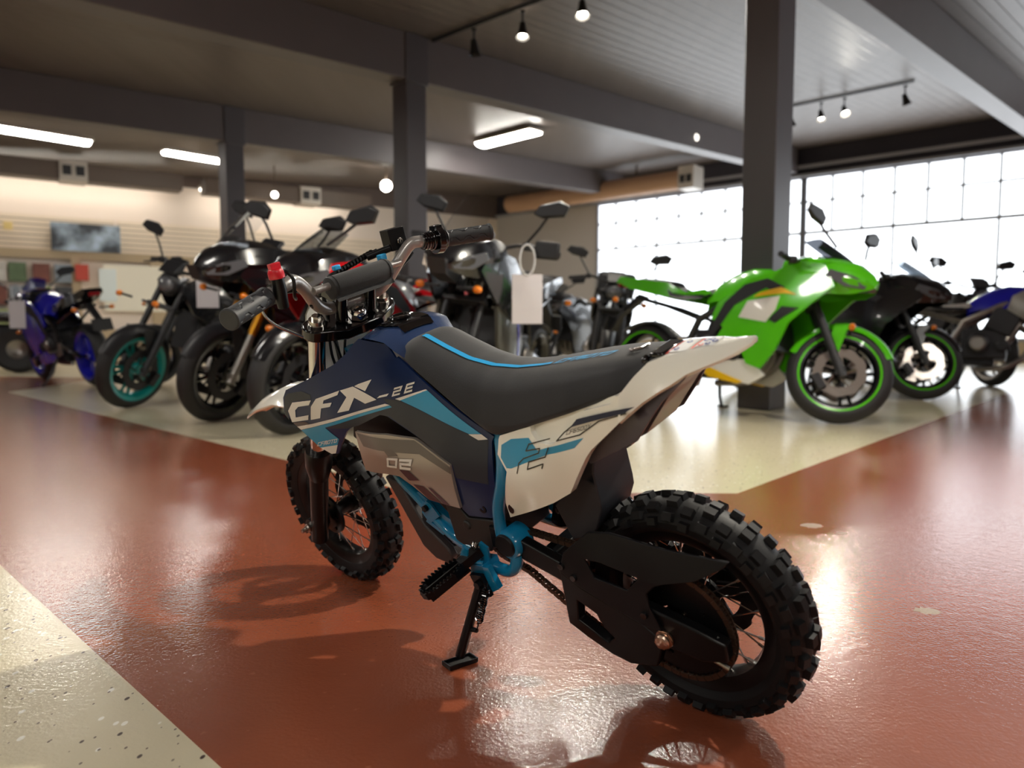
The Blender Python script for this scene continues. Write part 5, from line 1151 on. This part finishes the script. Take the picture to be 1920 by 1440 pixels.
# ---------------- atv at the left edge ----------------
a_ = thing('quad_bike', 'black quad bike with wide tyres, cut by the left edge of the photo', 'quad bike', (-7.05, 9.75, 0)); a_.rotation_euler = (0, 0, R(200))
for x, y in ((-.6, -.45), (-.6, .45), (.6, -.45), (.6, .45)):
    mb = MB(); mb.lathe([(.12, .10), (.24, .125), (.29, .10), (.30, 0), (.29, -.10), (.24, -.125), (.12, -.10)], (x, y, .30), 28); wq = mb.build('tyre', mtyre, a_)
    mb = MB(); mb.lathe([(0, .03), (.05, .04), (.13, .10), (.13, -.10), (.05, .0), (0, .0)], (x, y, .30), 20); mb.build('rim', mengs, wq)
mb = MB(); mb.box((0, 0, .50), (1.1, .35, .25)); mb.box((-.1, 0, .72), (.7, .3, .14)); mb.build('body', mplas, a_, bevel=.05)
for x in (-.6, .6):
    mb = MB(); mb.box((x, 0, .70), (.62, 1.1, .06)); mb.build('fender', mblk, a_, bevel=.03)
mb = MB(); mb.tube([(.35, -.38, .98), (.42, 0, .92), (.35, .38, .98)], .018, 8); mb.build('handlebar', mplas, a_)
# ---------------- ceiling lamps ----------------
fluoro(-6.27, 10.05, aA, 1.25, 'long fluorescent ceiling lamp at the far left edge', .34); fluoro(-4.86, 11.85, aA, 1.2, 'small fluorescent ceiling lamp just left of the farthest column', .34, .22)
fluoro(-.07, 12.47, aB, 1.3, 'bright fluorescent ceiling lamp between the middle and right columns', .06, .34)
for x, y in ((-2.6, 2.2), (-1.0, -2.6), (4.2, 1.2), (-5.5, -1.5), (3.5, -4.0), (-7.5, 4.5), (7.5, 1.0), (-3.0, -5.0)): fluoro(x, y, aA, 1.3, 'fluorescent ceiling lamp outside the photo above or behind the camera', .06, .3)
m_weak = mat('wall_wash_diffuser', (255, 246, 232), .5, emit=5.5)  # added strips, kept out of sight by the duct, to brighten the back wall
for t_, ln_ in ((5.9, 3.2), (10.2, 4.2)):
    q = K0+BW*t_+BN*.42; fluoro(q.x, q.y, math.atan2(BW.y, BW.x), ln_, 'fluorescent lamp above the duct by the back wall, added unseen to brighten it', ceil_z(q.x, q.y)-3.40, .2, m_weak)
    mb = MB()
    for e_ in (-1.2, 1.2): mb.cyl((e_, 0, 0), (e_, 0, ceil_z(q.x, q.y)-3.40), .01, 6)
    mb.build('hanger', m_duct, [o for o in COL.objects if o.get('label', '').startswith('fluorescent lamp above')][-1])
for o in list(COL.objects):
    if o.get('label') == 'fluorescent lamp above the duct by the back wall, added unseen to brighten it': o['group'] = 'added lamps along the back wall'
    if o.get('label') == 'fluorescent ceiling lamp outside the photo above or behind the camera': o['group'] = 'ceiling lamps behind the camera'
m_bulb = mat('spot_bulb', (255, 244, 222), .4, emit=40.)
def track(p0, p1, lab): 
    mb = MB(); a = Vector(p0)+Vector((0, 0, .0)); b = Vector(p1); mb.tube([a, b], .018, 4); o = mb.build('lamp_track', mat('track_black', (28, 28, 30), .5)); tag(o, lab, 'lamp track')
track((-1.0, 8.2, ceil_z(-1.0, 8.2)-.02), (1.6, 5.9, ceil_z(1.6, 5.9)-.02), 'black lamp track on the ceiling starting at the middle column')
track((4.0, 11.4, ceil_z(4.0, 11.4)-.02), (5.36, 10.15, ceil_z(5.36, 10.15)-.02), 'dark lamp track on the ceiling right of the right column')
def spot(x, y, lit, aim, lab):
    z = ceil_z(x, y)-.04; z -= .025; t = thing('track_spotlight', lab, 'spotlight', (x, y, z))
    d = Vector(aim).normalized(); mb = MB(); mb.box((0, 0, 0), (.05, .03, .02)); mb.tube([(0, 0, -.01), (0, 0, -.12)], .010, 8); mb.build('mount', mat('track_black', (28, 28, 30), .5), t)
    mb = MB(); c = Vector((0, 0, -.15)); mb.tube([c-d*.05, c-d*.01, c+d*.05, c+d*.10], [.028, .034, .045, .062], 18, cap=False); hd = mb.build('lamp_head', mat('track_black', (28, 28, 30), .5), t)
    mb = MB(); mb.sphere(c+d*.045, .042, 14); mb.build('bulb', m_bulb if lit else mat('bulb_off', (120, 120, 118), .2), hd)
    if lit:
        l = bpy.data.lights.new('spot_light', 'SPOT'); l.energy = SPOT_W*lit; l.color = (1, .93, .8); l.spot_size = R(150); l.spot_blend = .8; l.shadow_soft_size = .05
        lo = bpy.data.objects.new('spot_light', l); COL.objects.link(lo); lo.parent = hd; lo.location = c+d*.10; lo.rotation_euler = d.to_track_quat('-Z', 'Y').to_euler()
for a in ((-.38, 7.65, 0, (.1, .1, -1), 'unlit spotlight on the track nearest the middle column'), (.10, 7.23, 1, (0, -.2, -1), 'lit spotlight on the track second from the middle column'), (.62, 6.77, 1, (.0, -.3, -1), 'lit spotlight on the track at the top edge of the photo'), (1.2, 6.25, 1, (0, -.2, -1), 'spotlight on the track just above the photo'),
          (4.14, 11.27, 0, (.3, .1, -1), 'unlit dark spotlight beside the right column'), (4.46, 10.97, 1, (0, -.3, -1), 'lit spotlight, lower one of the bright pair at right'), (4.70, 10.75, 1.5, (0, -.5, -.8), 'lit spotlight, brighter one of the pair at right'), (5.28, 10.22, 0, (.4, .1, -1), 'unlit dark spotlight at the right end of the track'),
          (2.1, 2.7, 8, (-.5, -.3, -.8), 'lit ceiling spotlight outside the photo to the right')): spot(*a)
def globe(x, y, z, r, lab, e, par=None):
    mb = MB(); mb.sphere((x, y, z), r, 14); mb.cyl((x, y, z+r), (x, y, ceil_z(x, y)), .012, 8); t = thing('ceiling_light', lab, 'ceiling light', (0, 0, 0)); mb = MB(); mb.sphere((x, y, z), r, 14); mb.build('bulb', mat('globe_%g' % e, (255, 248, 235), .3, emit=e), t); mb = MB(); mb.cyl((x, y, z+r*.8), (x, y, ceil_z(x, y)), .012, 8); mb.build('stem', m_duct, t)
globe(-2.42, 14.5, 3.30, .10, 'round bright lamp just left of the middle column', 40.); globe(-4.6, 14.6, 3.15, .06, 'small round lamp below the dark duct', 6.); globe(2.87, 11.88, 3.55, .06, 'small pale sensor, given a glow, on the middle beam near the windows', 1.2)  # the sensor is no lamp; its pale brightness is put in as glow
# ---------------- wall pictures and office goods ----------------
def picmat():
    m = bpy.data.materials.new('poster_print'); m.use_nodes = True; nt = m.node_tree; b = nt.nodes['Principled BSDF']; tc = nt.nodes.new('ShaderNodeTexCoord'); n = nt.nodes.new('ShaderNodeTexNoise'); n.inputs['Scale'].default_value = 2.3; n.inputs['Detail'].default_value = 3
    r = nt.nodes.new('ShaderNodeValToRGB'); e = r.color_ramp.elements; e[0].position = .38; e[0].color = (*lin((.22, .24, .27)), 1); e[1].position = .62; e[1].color = (*lin((.72, .80, .88)), 1)
    nt.links.new(tc.outputs['Object'], n.inputs[0]); nt.links.new(n.outputs[0], r.inputs[0]); nt.links.new(r.outputs[0], b.inputs['Base Color']); return m
def onback(t, z, w, h, m, nm, lab, cat_, off=.1, th=.03):
    c = K0+BW*t+BN*off; mb = MB(); mb.box((c.x, c.y, z), (w, th, h), rb); o = mb.build(nm, m, bevel=.004); tag(o, lab, cat_); return o
def t_at(px):     # distance along the back wall seen at a horizontal tangent
    k = (px-960)/1390; return (KX-k*KY)/(.819-k*.574)
onback(t_at(170), 2.28, 1.15, .52, picmat(), 'wall_banner', 'grey blue picture banner on the slatwall at left', 'banner', .13)
onback(t_at(27), 2.42, .14, .14, mat('clock_yellow', (225, 200, 130), .4), 'wall_clock', 'small yellow round sign on the slatwall at far left', 'wall sign', .12)
cols = [(150, 160, 110), (190, 185, 170), (120, 70, 60), (60, 62, 66), (200, 196, 190), (130, 140, 150), (175, 150, 90), (90, 110, 80)]
rr = random.Random(4)
names = ['upper', 'middle', 'lower']
for i, px in enumerate((2, 40, 84, 124)):
    for j in range(3):
        c3 = cols[(i*3+j*2) % 8]
        onback(t_at(px)+.0, .75+.42*j, .27, .34, mat('goods_%d' % ((i*3+j*2) % 8), c3, .6, noise=.4, bscale=9), 'boxed_goods', '%s boxed goods on the wall shelves at far left, %s in the row' % (names[2-j], ['first', 'second', 'third', 'fourth', 'fifth'][i]), 'boxed goods', .16, .12)
onback(t_at(206), 1.40, .30, .62, mat('sheet_pale', (225, 235, 235), .6), 'paper_notice', 'pale blue paper sheet hanging in the office window', 'notice', .15, .01)
onback(t_at(262), 1.35, 1.2, .9, mat('panel_cream', (238, 232, 215), .6), 'white_board', 'cream white board behind the office window', 'board', .13, .02)
onback(t_at(158), 1.62, .22, .3, mat('goods_red', (190, 70, 55), .6), 'red_box', 'red box high on the shelf below the banner', 'box', .2, .1)
